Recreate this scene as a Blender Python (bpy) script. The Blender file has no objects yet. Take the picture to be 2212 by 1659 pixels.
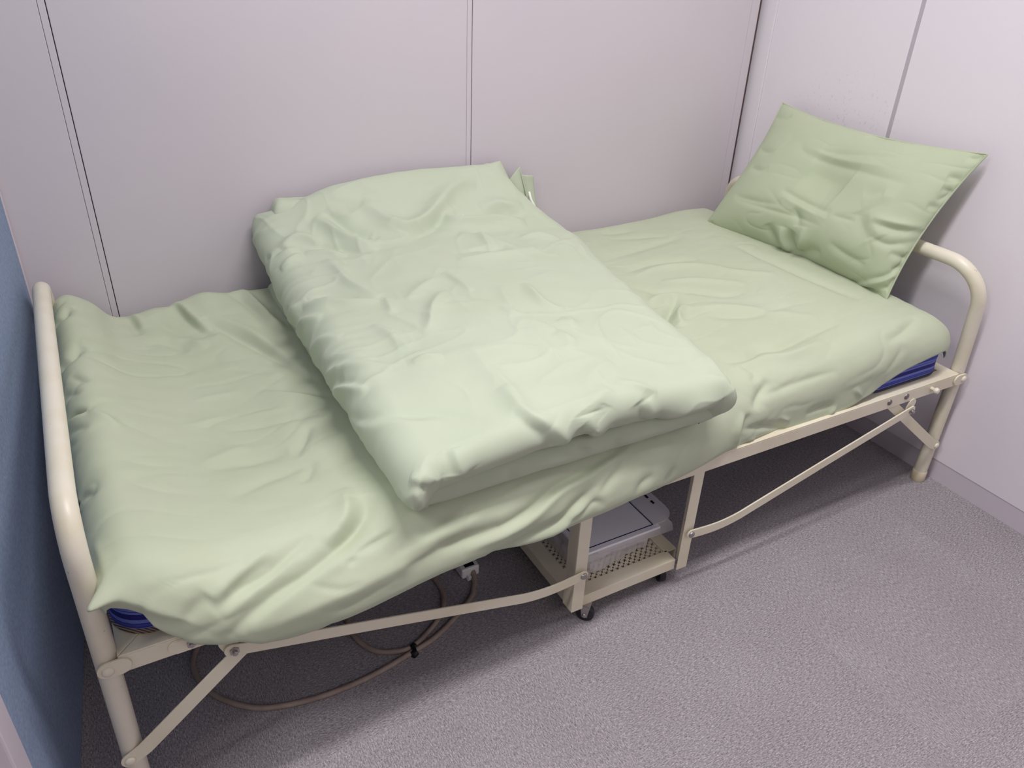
import bpy, math, random
import numpy as np
from mathutils import Matrix, Vector

# ------------------------------------------------------------------ camera, world, lights, exposure
S = bpy.context.scene
COL = S.collection
cam_d = bpy.data.cameras.new('camera')
cam = bpy.data.objects.new('camera', cam_d)
COL.objects.link(cam)
cam_d.sensor_width = 36.0
cam_d.lens = 36.0 * 1703.13 / 2212.0
cam_d.clip_start = 0.02
RT = ((0.875, -0.217, 0.434), (-0.484, -0.459, 0.745), (0.037, -0.862, -0.506))   # columns: right, down, forward
m = Matrix.Identity(4)
for i in range(3):
    m[i][0] = RT[i][0]; m[i][1] = -RT[i][1]; m[i][2] = -RT[i][2]
m[2][3] = 1.27
q = m.to_quaternion().normalized()
cam.matrix_world = Matrix.Translation((0, 0, 1.27)) @ q.to_matrix().to_4x4()
S.camera = cam

world = bpy.data.worlds.new('world')
S.world = world
world.use_nodes = True
world.node_tree.nodes['Background'].inputs[0].default_value = (0.93, 0.90, 0.95, 1)
world.node_tree.nodes['Background'].inputs[1].default_value = 0.015

def area(name, loc, sx, sy, power, col=(1.0, 0.975, 0.985), rot=(0, 0, 0)):
    d = bpy.data.lights.new(name, 'AREA')
    d.shape = 'RECTANGLE'; d.size = sx; d.size_y = sy; d.energy = power; d.color = col
    o = bpy.data.objects.new(name, d); o.location = loc; o.rotation_euler = rot
    COL.objects.link(o)
    return o
area('lamp_or_fill', (0.85, 0.66, 2.52), 1.2, 0.18, 34)  # ceiling tube lamp above the bed, casts the main shadow edges
area('lamp_or_fill', (0.3, -1.7, 2.52), 2.4, 1.2, 18)  # added soft front fill, stands in for light off the bright room walls
area('lamp_or_fill', (-1.3, 0.30, 2.52), 1.2, 0.25, 26)  # added side fill that brightens the right wall, not a known fixture

S.view_settings.view_transform = 'Standard'
S.view_settings.look = 'None'
S.view_settings.gamma = 1.0
S.view_settings.use_curve_mapping = False
S.view_settings.exposure = 0.04
try:
    S.cycles.max_bounces = 10
    S.cycles.diffuse_bounces = 6
    S.cycles.transparent_max_bounces = 16
except Exception:
    pass

# ------------------------------------------------------------------ constants measured in the room (metres)
XR, YB, HC = 1.881, 1.862, 2.55

# ------------------------------------------------------------------ materials
def srgb(r, g, b):
    f = lambda c: (c/255/12.92) if c/255 <= 0.04045 else ((c/255+0.055)/1.055)**2.4
    return (f(r), f(g), f(b), 1)

class Mat:
    def __init__(s, name, base, rough=0.5, metal=0.0, spec=0.5):
        s.m = bpy.data.materials.new(name); s.m.use_nodes = True
        s.nt = s.m.node_tree
        s.b = s.nt.nodes['Principled BSDF']
        s.b.inputs['Base Color'].default_value = base
        s.b.inputs['Roughness'].default_value = rough
        s.b.inputs['Metallic'].default_value = metal
        s.b.inputs['Specular IOR Level'].default_value = spec
        s.m.diffuse_color = base
    def n(s, t, **kw):
        o = s.nt.nodes.new(t)
        for k, v in kw.items(): setattr(o, k, v)
        return o
    def l(s, a, b): s.nt.links.new(a, b)
    def noise(s, vec, scale, detail=3, rough=0.5):
        o = s.n('ShaderNodeTexNoise'); o.inputs['Scale'].default_value = scale
        o.inputs['Detail'].default_value = detail; o.inputs['Roughness'].default_value = rough
        if vec is not None: s.l(vec, o.inputs['Vector'])
        return o
    def ramp(s, fac, stops, interp='LINEAR'):
        o = s.n('ShaderNodeValToRGB'); o.color_ramp.interpolation = interp
        e = o.color_ramp.elements
        while len(e) < len(stops): e.new(0.5)
        for i, (p, c) in enumerate(stops):
            e[i].position = p; e[i].color = c if len(c) == 4 else (*c, 1)
        s.l(fac, o.inputs[0])
        return o
    def mapping(s, vec, scale=(1, 1, 1), rot=(0, 0, 0)):
        o = s.n('ShaderNodeMapping'); o.inputs['Scale'].default_value = scale; o.inputs['Rotation'].default_value = rot
        s.l(vec, o.inputs['Vector'])
        return o.outputs[0]
    def mix(s, fac, a, b, blend='MIX'):
        o = s.n('ShaderNodeMix', data_type='RGBA', blend_type=blend)
        for sock, v in ((o.inputs[0], fac), (o.inputs[6], a), (o.inputs[7], b)):
            if hasattr(v, 'is_output'): s.l(v, sock)
            else: sock.default_value = v
        return o.outputs[2]
    def math(s, op, a, b=None, c=None):
        o = s.n('ShaderNodeMath', operation=op)
        for i, v in enumerate((a, b, c)):
            if v is None: continue
            if hasattr(v, 'is_output'): s.l(v, o.inputs[i])
            else: o.inputs[i].default_value = v
        return o.outputs[0]
    def bump(s, h, strength, dist):
        o = s.n('ShaderNodeBump'); o.inputs['Strength'].default_value = strength; o.inputs['Distance'].default_value = dist
        s.l(h, o.inputs['Height']); s.l(o.outputs[0], s.b.inputs['Normal'])
        return o
    def obj(s): return s.n('ShaderNodeTexCoord').outputs['Object']
    def pos(s): return s.n('ShaderNodeNewGeometry').outputs['Position']
    def col(s, c): s.l(c, s.b.inputs['Base Color'])

def m_cloth(name, c1, c2):
    M = Mat(name, c1, 0.62, 0, 0.35)
    M.b.inputs['Sheen Weight'].default_value = 0.08
    M.b.inputs['Sheen Roughness'].default_value = 0.45
    o = M.obj()
    M.col(M.ramp(M.noise(o, 6, 2).outputs[0], [(0.3, c1), (0.7, c2)]).outputs[0])
    w = M.noise(M.mapping(o, (900, 900, 900)), 1.0, 2)
    M.bump(w.outputs[0], 0.12, 0.0006)
    return M.m
M_SHEET = m_cloth('green_sheet_cloth', srgb(182, 191, 164), srgb(186, 194, 169))
M_DUVET = m_cloth('green_duvet_cloth', srgb(183, 193, 169), srgb(187, 196, 174))
M_PILLOW = m_cloth('green_pillow_cloth', srgb(174, 185, 155), srgb(178, 188, 160))

def m_paint(name, base, yellow, rough=0.38):
    M = Mat(name, base, rough, 0, 0.5)
    p = M.pos()
    f = M.ramp(M.noise(p, 5.5, 4, 0.6).outputs[0], [(0.45, (0, 0, 0)), (0.75, (1, 1, 1))])
    c = M.mix(f.outputs[0], base, yellow)
    spk = M.ramp(M.noise(p, 90, 2, 0.5).outputs[0], [(0.76, (0, 0, 0)), (0.79, (1, 1, 1))])
    M.col(M.mix(M.math('MULTIPLY', spk.outputs[0], 0.5), c, srgb(120, 110, 95)))
    M.bump(M.noise(p, 260, 2).outputs[0], 0.08, 0.0008)
    return M.m
M_PAINT = m_paint('cream_enamel', srgb(224, 218, 200), srgb(212, 202, 172))
M_PAINT2 = m_paint('cream_enamel_base', srgb(226, 219, 197), srgb(216, 206, 178))

def m_wall(name, c1, c2, scuff=False):
    M = Mat(name, c1, 0.55, 0, 0.35)
    p = M.pos()
    c = M.ramp(M.noise(p, 1.3, 3).outputs[0], [(0.35, c1), (0.65, c2)]).outputs[0]
    if scuff:
        d = M.n('ShaderNodeVectorMath', operation='DISTANCE'); M.l(M.mapping(p, (1, 0.55, 1)), d.inputs[0])
        d.inputs[1].default_value = (XR, 1.50*0.55, 0.865)
        zone = M.ramp(d.outputs['Value'], [(0.02, (1, 1, 1)), (0.115, (0, 0, 0))])
        sp = M.ramp(M.noise(p, 95, 3, 0.65).outputs[0], [(0.60, (0, 0, 0)), (0.68, (1, 1, 1))])
        c = M.mix(M.math('MULTIPLY', M.math('MULTIPLY', zone.outputs[0], sp.outputs[0]), 0.32), c, srgb(150, 132, 128))
    M.col(c)
    M.bump(M.noise(p, 420, 2).outputs[0], 0.10, 0.0006)
    return M.m
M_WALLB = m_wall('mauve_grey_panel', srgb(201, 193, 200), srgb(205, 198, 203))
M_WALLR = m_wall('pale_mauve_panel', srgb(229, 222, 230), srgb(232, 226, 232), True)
M_WALLX = m_wall('plain_wall_paint', srgb(215, 210, 214), srgb(218, 213, 217))
M_BASE = m_wall('baseboard_vinyl', srgb(204, 196, 205), srgb(207, 199, 207))
M_GROOVE = Mat('dark_joint', srgb(84, 70, 80), 0.8).m
M_SEAL = Mat('grey_joint_filler', srgb(184, 175, 185), 0.7).m
M_CEIL = Mat('ceiling_board', srgb(236, 234, 232), 0.9).m

def m_carpet():
    M = Mat('heather_carpet', srgb(140, 130, 140), 0.95, 0, 0.1)
    o = M.obj()
    r = M.n('ShaderNodeObjectInfo').outputs['Random']
    off = M.n('ShaderNodeVectorMath', operation='ADD'); M.l(o, off.inputs[0])
    cmb = M.n('ShaderNodeCombineXYZ'); M.l(M.math('MULTIPLY', r, 37.0), cmb.inputs[0]); M.l(cmb.outputs[0], off.inputs[1])
    v = off.outputs[0]
    a = M.noise(M.mapping(v, (120, 520, 300)), 1.0, 3, 0.7)
    b = M.noise(M.mapping(v, (380, 380, 380)), 1.0, 2, 0.6)
    f = M.math('ADD', M.math('MULTIPLY', a.outputs[0], 0.62), M.math('MULTIPLY', b.outputs[0], 0.38))
    c = M.ramp(f, [(0.33, srgb(92, 87, 91)), (0.47, srgb(145, 139, 143)), (0.55, srgb(166, 160, 163)), (0.69, srgb(212, 206, 208))])
    big = M.ramp(M.noise(v, 5, 3).outputs[0], [(0.3, (0.93, 0.92, 0.93)), (0.7, (1.04, 1.04, 1.03))])
    c2 = M.mix(1.0, c.outputs[0], big.outputs[0], 'MULTIPLY')
    tone = M.ramp(r, [(0, (0.97, 0.965, 0.97)), (1, (1.02, 1.02, 1.02))])
    M.col(M.mix(1.0, c2, tone.outputs[0], 'MULTIPLY'))
    M.bump(f, 0.55, 0.004)
    return M.m
M_CARPET = m_carpet()

def m_blue():
    M = Mat('blue_partition_fabric', srgb(124, 140, 168), 0.85, 0, 0.2)
    p = M.pos()
    M.col(M.ramp(M.noise(p, 160, 3).outputs[0], [(0.3, srgb(126, 142, 168)), (0.7, srgb(144, 159, 184))]).outputs[0])
    M.bump(M.noise(p, 380, 2).outputs[0], 0.25, 0.001)
    return M.m
M_BLUE = m_blue()

def m_stripes():
    M = Mat('blue_striped_ticking', srgb(60, 80, 160), 0.7, 0, 0.3)
    sx = M.n('ShaderNodeSeparateXYZ'); M.l(M.pos(), sx.inputs[0])
    t = M.math('FRACT', M.math('MULTIPLY', M.math('SUBTRACT', sx.outputs[2], 0.338), 1/0.036))
    lt, dk, md = srgb(104, 118, 196), srgb(26, 28, 112), srgb(60, 70, 164)
    c = M.ramp(t, [(0.0, dk), (0.20, lt), (0.34, dk), (0.38, lt), (0.52, dk), (0.56, md), (0.70, dk), (0.74, lt), (0.92, dk)], 'CONSTANT')
    M.col(c.outputs[0])
    M.bump(M.noise(M.pos(), 700, 2).outputs[0], 0.15, 0.0006)
    return M.m
M_STRIPE = m_stripes()

def m_rope():
    M = Mat('twisted_piping_cord', srgb(120, 105, 95), 0.8)
    sx = M.n('ShaderNodeSeparateXYZ'); M.l(M.pos(), sx.inputs[0])
    s = M.math('SINE', M.math('MULTIPLY', M.math('ADD', M.math('ADD', sx.outputs[0], sx.outputs[1]), sx.outputs[2]), 1100.0))
    M.col(M.ramp(M.math('MULTIPLY_ADD', s, 0.5, 0.5), [(0.35, srgb(58, 50, 58)), (0.6, srgb(150, 128, 112))]).outputs[0])
    return M.m
M_ROPE = m_rope()
M_ZIP = Mat('navy_zip_tape', srgb(30, 32, 62), 0.6).m
M_STEEL = Mat('zinc_steel', srgb(176, 172, 170), 0.32, 1.0).m
M_DARKSTEEL = Mat('dull_rivet_steel', srgb(140, 132, 130), 0.4, 0.9).m
M_RUBBER = Mat('black_rubber', srgb(26, 26, 34), 0.55).m
M_WHITEPL = Mat('white_plastic', srgb(226, 224, 222), 0.4).m
M_BLACKPL = Mat('black_plastic', srgb(20, 19, 22), 0.5).m
M_TAPE = Mat('white_satin_tape', srgb(246, 246, 240), 0.4).m
M_NAVY = Mat('navy_print', srgb(20, 34, 92), 0.6).m
M_CARD = Mat('white_card', srgb(246, 244, 250), 0.6).m
M_CAP = m_paint('yellowed_cap', srgb(216, 203, 178), srgb(198, 182, 150), 0.5)

def m_cord():
    M = Mat('beige_cord_jacket', srgb(150, 134, 124), 0.6)
    M.col(M.ramp(M.noise(M.pos(), 40, 3).outputs[0], [(0.3, srgb(138, 122, 112)), (0.7, srgb(160, 144, 134))]).outputs[0])
    return M.m
M_CORD = m_cord()

def m_clear(name, col, alpha, rough=0.25):
    M = Mat(name, col, rough, 0, 0.5)
    M.b.inputs['Alpha'].default_value = alpha
    return M.m
M_CLEAR = m_clear('clear_plastic_film', srgb(246, 242, 242), 0.46)
M_FROST = m_clear('frosted_plastic', srgb(244, 242, 246), 0.62)

# ------------------------------------------------------------------ mesh helpers
def link(name, verts, faces, mat, parent=None, smooth=None, mods=()):
    me = bpy.data.meshes.new(name)
    me.from_pydata([tuple(map(float, v)) for v in verts], [], [tuple(map(int, f)) for f in faces])
    me.materials.append(mat)
    if smooth is not None:
        me.polygons.foreach_set('use_smooth', [True]*len(me.polygons))
        if smooth < 180: me.set_sharp_from_angle(angle=math.radians(smooth))
    me.update()
    o = bpy.data.objects.new(name, me)
    COL.objects.link(o)
    if parent is not None:
        o.parent = parent
        o.matrix_parent_inverse = Matrix.Identity(4)
        if parent.parent is None or True:
            o.matrix_parent_inverse = world_of(parent).inverted()
    return o

def world_of(o):
    mt = Matrix.LocRotScale(o.location, o.rotation_euler, o.scale)
    return (world_of(o.parent) @ o.matrix_parent_inverse @ mt) if o.parent else mt

def empty(name, loc, label, cat, group=None):
    o = bpy.data.objects.new(name, None); o.location = loc; o.empty_display_size = 0.1
    COL.objects.link(o); tag(o, label, cat, group)
    return o
def tag(o, label, cat, group=None):
    o['label'] = label; o['category'] = cat
    if group: o['group'] = group
    return o
def struct(o):
    o['kind'] = 'structure'; return o

class G:
    """collects shapes into one vertex/face list"""
    def __init__(s): s.v = []; s.f = []
    def add(s, v, f):
        n = len(s.v); s.v += [tuple(p) for p in v]; s.f += [tuple(i+n for i in q) for q in f]
        return s
    def box(s, x0, x1, y0, y1, z0, z1):
        v = [(x, y, z) for z in (z0, z1) for y in (y0, y1) for x in (x0, x1)]
        return s.add(v, [(0, 2, 3, 1), (4, 5, 7, 6), (0, 1, 5, 4), (2, 6, 7, 3), (0, 4, 6, 2), (1, 3, 7, 5)])
    def prism(s, poly, a, b):
        """poly: list of 3-D points on the near cap, extruded by vector b-a"""
        n = len(poly); d = Vector(b)-Vector(a)
        v = [Vector(p) for p in poly]+[Vector(p)+d for p in poly]
        f = [tuple(range(n)), tuple(range(2*n-1, n-1, -1))]
        f += [(i, n+i, n+(i+1) % n, (i+1) % n) for i in range(n)]
        return s.add(v, f)
    def tube(s, pts, r, n=14, cap=True):
        pts = [Vector(p) for p in pts]; N = len(pts)
        T = [(pts[min(i+1, N-1)]-pts[max(i-1, 0)]).normalized() for i in range(N)]
        a = Vector((0, 0, 1)) if abs(T[0].z) < 0.9 else Vector((1, 0, 0))
        u = (a-T[0]*a.dot(T[0])).normalized()
        v = []; f = []
        for i in range(N):
            u = (u-T[i]*u.dot(T[i])).normalized(); w = T[i].cross(u)
            rr = r[i] if hasattr(r, '__len__') else r
            v += [pts[i]+(u*math.cos(2*math.pi*k/n)+w*math.sin(2*math.pi*k/n))*rr for k in range(n)]
        for i in range(N-1):
            f += [(i*n+k, i*n+(k+1) % n, (i+1)*n+(k+1) % n, (i+1)*n+k) for k in range(n)]
        if cap: f += [tuple(range(n-1, -1, -1)), tuple(range((N-1)*n, N*n))]
        return s.add(v, f)
    def rivet(s, c, ax, r, h, n=16):
        """domed rivet head / bolt at c pointing along ax"""
        ax = Vector(ax).normalized(); c = Vector(c)
        prof = [(r, 0), (r, h*0.35), (r*0.85, h*0.7), (r*0.5, h*0.93), (r*0.02, h)]
        return s.lathe(c, ax, prof, n)
    def lathe(s, c, ax, prof, n=20):
        ax = Vector(ax).normalized(); c = Vector(c)
        a = Vector((0, 0, 1)) if abs(ax.z) < 0.9 else Vector((1, 0, 0))
        u = (a-ax*a.dot(ax)).normalized(); w = ax.cross(u)
        v = []; f = []
        for r, h in prof:
            v += [c+ax*h+(u*math.cos(2*math.pi*k/n)+w*math.sin(2*math.pi*k/n))*r for k in range(n)]
        for i in range(len(prof)-1):
            f += [(i*n+k, i*n+(k+1) % n, (i+1)*n+(k+1) % n, (i+1)*n+k) for k in range(n)]
        f += [tuple(range(n-1, -1, -1)), tuple(range((len(prof)-1)*n, len(prof)*n))]
        return s.add(v, f)
    def bar(s, pts, width, y0, y1):
        """flat strap following a polyline in x,z with round ends; thickness from y0 to y1"""
        P = [Vector((p[0], p[1])) for p in pts]; N = len(P)
        up = []; dn = []
        for i in range(N):
            t = (P[min(i+1, N-1)]-P[max(i-1, 0)]).normalized(); nrm = Vector((-t.y, t.x))
            up.append(P[i]+nrm*width/2); dn.append(P[i]-nrm*width/2)
        def arc(c, t, sgn):
            out = []
            for k in range(1, 7):
                a = math.pi/2-math.pi*k/7
                nrm = Vector((-t.y, t.x))
                out.append(c+(t*math.cos(a)*sgn+nrm*math.sin(a)*sgn)*width/2)
            return out
        t1 = (P[-1]-P[-2]).normalized(); t0 = (P[1]-P[0]).normalized()
        loop = up+arc(P[-1], t1, 1)+dn[::-1]+arc(P[0], t0, -1)
        n = len(loop)
        v = [(p.x, y0, p.y) for p in loop]+[(p.x, y1, p.y) for p in loop]
        f = [(i, (i+1) % n, n+(i+1) % n, n+i) for i in range(n)]
        na = 6
        # caps as strips: quads along the bar plus two end fans
        def cap(o, flip):
            q = []
            for i in range(N-1):
                q.append((o+i, o+i+1, o+2*N+na-1-(i+1)-0, o+2*N+na-1-i))
            q.append(tuple([o+N-1]+[o+N+k for k in range(na)]+[o+N+na]))
            q.append(tuple([o+2*N+na-1]+[o+2*N+na+k for k in range(na)]+[o]))
            return [tuple(reversed(x)) for x in q] if flip else q
        f += cap(0, True)+cap(n, False)
        return s.add(v, f)
    def build(s, name, mat, parent=None, smooth=35, bevel=0.0, seg=2):
        o = link(name, s.v, s.f, mat, parent, smooth)
        if bevel:
            b = o.modifiers.new('bevel', 'BEVEL'); b.width = bevel; b.segments = seg; b.limit_method = 'ANGLE'; b.angle_limit = math.radians(40)
        return o

def spline(pts, k=10, closed=False):
    P = [Vector(p) for p in pts]; N = len(P); out = []
    rng = range(N if closed else N-1)
    for i in rng:
        g = lambda j: P[j % N] if closed else P[min(max(j, 0), N-1)]
        a, b, c, d = g(i-1), g(i), g(i+1), g(i+2)
        for j in range(k):
            t = j/k
            out.append(0.5*((2*b)+(c-a)*t+(2*a-5*b+4*c-d)*t*t+(3*b-a-3*c+d)*t**3))
    if not closed: out.append(P[-1])
    return out

def copy_obj(o, parent, loc):
    c = o.copy(); COL.objects.link(c); c.parent = parent
    c.location = loc
    return c

# ------------------------------------------------------------------ room shell
fl = G().box(-3.0, 2.0, -3.0, 2.0, -0.06, -0.012).build('floor', Mat('floor_slab', srgb(60, 54, 60), 0.9).m, smooth=None)
struct(fl)
tile_me = None
random.seed(5)
tg = G()
e = 0.24996; b_ = 0.0004
tv = [(-e, -e, -0.012), (e, -e, -0.012), (e, e, -0.012), (-e, e, -0.012),
      (-e, -e, -0.0002), (e, -e, -0.0002), (e, e, -0.0002), (-e, e, -0.0002),
      (-e+b_, -e+b_, 0), (e-b_, -e+b_, 0), (e-b_, e-b_, 0), (-e+b_, e-b_, 0)]
tf = [(0, 1, 5, 4), (1, 2, 6, 5), (2, 3, 7, 6), (3, 0, 4, 7), (4, 5, 9, 8), (5, 6, 10, 9), (6, 7, 11, 10), (7, 4, 8, 11), (8, 9, 10, 11)]
first = None
for i in range(-2, 4):
    for j in range(-3, 3):
        cx, cy = 0.16+0.25+0.5*i, 0.885-0.25+0.5*j+0.5*1
        if cx-0.25 > XR or cy-0.25 > YB: continue
        if first is None:
            first = link('carpet_tile', tv, tf, M_CARPET, fl, None)
            o = first
        else:
            o = first.copy(); COL.objects.link(o)
        o.location = (cx, cy, 0)
        o.rotation_euler = (0, 0, math.pi/2*((i+j) % 2))

struct(G().box(-3.0, 2.0, -3.0, 2.0, HC, HC+0.05).build('ceiling', M_CEIL, smooth=None))
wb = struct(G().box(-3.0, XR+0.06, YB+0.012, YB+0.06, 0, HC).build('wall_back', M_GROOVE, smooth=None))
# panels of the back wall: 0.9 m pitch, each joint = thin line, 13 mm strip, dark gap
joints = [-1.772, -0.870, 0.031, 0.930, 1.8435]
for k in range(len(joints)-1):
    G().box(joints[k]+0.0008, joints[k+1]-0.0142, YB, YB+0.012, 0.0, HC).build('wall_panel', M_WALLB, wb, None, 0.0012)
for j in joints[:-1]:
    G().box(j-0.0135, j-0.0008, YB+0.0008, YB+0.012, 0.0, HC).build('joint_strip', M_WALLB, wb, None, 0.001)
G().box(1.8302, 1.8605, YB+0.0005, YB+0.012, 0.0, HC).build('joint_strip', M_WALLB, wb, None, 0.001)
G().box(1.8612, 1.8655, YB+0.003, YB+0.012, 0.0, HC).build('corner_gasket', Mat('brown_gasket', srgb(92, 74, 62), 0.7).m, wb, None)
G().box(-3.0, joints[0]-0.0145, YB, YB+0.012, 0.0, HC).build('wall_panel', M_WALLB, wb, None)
bb = struct(G().box(-0.9, XR-0.03, YB-0.006, YB+0.003, 0.0, 0.055).build('baseboard_back', M_BASE, smooth=None, bevel=0.001))

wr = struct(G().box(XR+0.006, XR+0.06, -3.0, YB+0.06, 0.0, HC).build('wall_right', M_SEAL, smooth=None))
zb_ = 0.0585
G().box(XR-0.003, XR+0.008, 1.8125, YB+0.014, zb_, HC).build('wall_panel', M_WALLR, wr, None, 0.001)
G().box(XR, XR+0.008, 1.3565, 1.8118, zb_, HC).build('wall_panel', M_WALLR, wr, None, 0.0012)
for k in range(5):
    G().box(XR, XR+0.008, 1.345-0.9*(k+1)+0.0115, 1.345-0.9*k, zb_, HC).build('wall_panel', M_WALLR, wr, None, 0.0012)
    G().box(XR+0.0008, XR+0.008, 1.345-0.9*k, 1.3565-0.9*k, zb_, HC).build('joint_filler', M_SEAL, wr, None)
bs = struct(G().box(XR+0.0014, XR+0.02, -3.0, YB, 0.0, 0.062).build('baseboard_right', M_BASE, smooth=None))
struct(G().box(-3.05, -3.0, -3.0, YB, 0, HC).build('wall_left', M_WALLX, smooth=None))
struct(G().box(-3.0, XR+0.06, -3.05, -3.0, 0, HC).build('wall_front', M_WALLX, smooth=None))

# ------------------------------------------------------------------ blue partition at the foot of the bed
pa, pb = Vector((-0.1285, 1.856, 0)), Vector((-0.217, 0.868, 0))
part = empty('office_partition', (pb.x-0.015, pb.y, 0), 'tall blue fabric partition panel with pale edge trim at the foot of the bed', 'partition')
d = (pb-pa).normalized(); nrm = Vector((d.y, -d.x, 0))
if nrm.x > 0: nrm = -nrm
def pslab(a, b, t0, t1, z0, z1):
    return [a+nrm*t0+Vector((0, 0, z0)), b+nrm*t0+Vector((0, 0, z0)), b+nrm*t1+Vector((0, 0, z0)), a+nrm*t1+Vector((0, 0, z0))]
H_ = 1.6
G().prism(pslab(pa+d*0.012, pb, 0.0, 0.03, 0.004, 0), (0, 0, 0), (0, 0, H_)).build('fabric_panel', M_BLUE, part, None, 0.003)
M_TRIM = m_paint('pale_mauve_trim', srgb(206, 196, 204), srgb(204, 194, 200), 0.5)
G().prism(pslab(pa, pa+d*0.011, -0.001, 0.031, 0.0, 0), (0, 0, 0), (0, 0, H_+0.01)).build('edge_trim', M_TRIM, part, None, 0.001)
G().prism(pslab(pb, pb+d*0.05, -0.0015, 0.0315, 0.0, 0), (0, 0, 0), (0, 0, H_+0.01)).build('edge_trim', M_TRIM, part, None, 0.003)
G().prism(pslab(pa, pb+d*0.05, -0.0015, 0.0315, H_, 0), (0, 0, 0), (0, 0, 0.02)).build('top_trim', M_TRIM, part, None, 0.003)

# ------------------------------------------------------------------ folding bed frame
bed = empty('folding_bed', (0.86, 1.38, 0), 'cream enamelled steel folding bed with tubular ends and a castored middle frame', 'bed')
TR = 0.0165
def u_frame(name, sgn):
    # sgn -1: foot end (left), +1: head end (right); the plane leans inwards towards the top
    X = (lambda z: 1.843-0.55*max(0.0, z-0.35)**2) if sgn > 0 else (lambda z: -0.111+0.018*z)
    yn, yf_ = 0.950, 1.812
    R, zt = (0.088, 0.612) if sgn > 0 else (0.075, 0.586)
    pts = [(X(0.012), yn, 0.012), (X(0.2), yn, 0.2), (X(0.35), yn, 0.35), (X(zt-R-0.02), yn, zt-R-0.02)]
    for k in range(0, 11):
        a = math.pi/2*k/10
        z = zt-R+R*math.sin(a); pts.append((X(z), yn+R-R*math.cos(a), z))
    for k in range(1, 6): pts.append((X(zt), yn+R+(yf_-yn-2*R)*k/6, zt))
    for k in range(0, 11):
        a = math.pi/2*k/10
        z = zt-R+R*math.cos(a); pts.append((X(z), yf_-R+R*math.sin(a), z))
    pts += [(X(0.35), yf_, 0.35), (X(0.2), yf_, 0.2), (X(0.012), yf_, 0.012)]
    fr = G().tube(pts, TR, 22).build(name, M_PAINT, bed, 60)
    for y in (yn, yf_):
        G().tube([(X(0.0), y, 0.0), (X(0.003), y, 0.003), (X(0.03), y, 0.03), (X(0.032), y, 0.032)], [TR, TR+0.0016, TR+0.0016, TR], 20).build('leg_cap', M_CAP, fr, 40)
    return X
XH = u_frame('head_frame', 1)
XF = u_frame('foot_frame', -1)

# angle-iron rails, mitred at the corners
xl, xr_, yf, ybk, zt, zl, fw, th = -0.0895, 1.8255, 0.933, 1.829, 0.343, 0.309, 0.036, 0.003
def side_rail(y, inw):
    g = G()
    q = 0.0006
    g.prism([(xl+q, y, zt), (xr_-q, y, zt), (xr_-fw-q, y+inw*fw, zt), (xl+fw+q, y+inw*fw, zt)], (0, 0, zt), (0, 0, zt-th))
    g.prism([(xl, y, zt-th), (xr_, y, zt-th), (xr_, y+inw*th, zt-th), (xl, y+inw*th, zt-th)], (0, 0, zt), (0, 0, zl+th))
    return g.build('side_rail', M_PAINT2, bed, None, 0.0012)
def end_rail(x, inw):
    g = G()
    q = 0.0009
    g.prism([(x, yf+q, zt), (x, ybk-q, zt), (x+inw*fw, ybk-fw-q, zt), (x+inw*fw, yf+fw+q, zt)], (0, 0, zt), (0, 0, zt-th))
    g.prism([(x, yf, zt-th), (x, ybk, zt-th), (x+inw*th, ybk, zt-th), (x+inw*th, yf, zt-th)], (0, 0, zt), (0, 0, zl+th))
    return g.build('end_rail', M_PAINT2, bed, None, 0.0012)
rf = side_rail(yf, 1); rb = side_rail(ybk, -1)
rl = end_rail(xl, 1); rr = end_rail(xr_, -1)
# slack wire deck carrying the mattress
g = G()
for k in range(9): g.box(xl+0.02, xr_-0.02, 0.985+k*0.098, 0.99+k*0.098, zt-0.009, zt-0.004)
for k in range(14): g.box(-0.02+k*0.135, -0.015+k*0.135, yf+0.01, ybk-0.01, zt-0.012, zt-0.007)
g.build('mattress_deck', M_STEEL, bed, None)
# pivot tabs between the rails and the legs
for y, s in ((yf, -1), (ybk, 1)):
    for sg in (-1, 1):
        xe = xl if sg < 0 else xr_
        leg = XF(0.326) if sg < 0 else XH(0.326)
        ya, yc = (0.928, 0.9325) if s < 0 else (1.8295, 1.834)
        gb = G().bar([(leg, 0.326), (leg-sg*0.006, 0.326), (xe-sg*0.002, 0.3265)], 0.029, ya, yc).build('pivot_tab', M_PAINT2, bed, 40, 0.0008)
        G().rivet((leg, ya if s < 0 else yc, 0.326), (0, s, 0), 0.0085, 0.005).build('rivet', M_PAINT, gb, 50)
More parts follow.
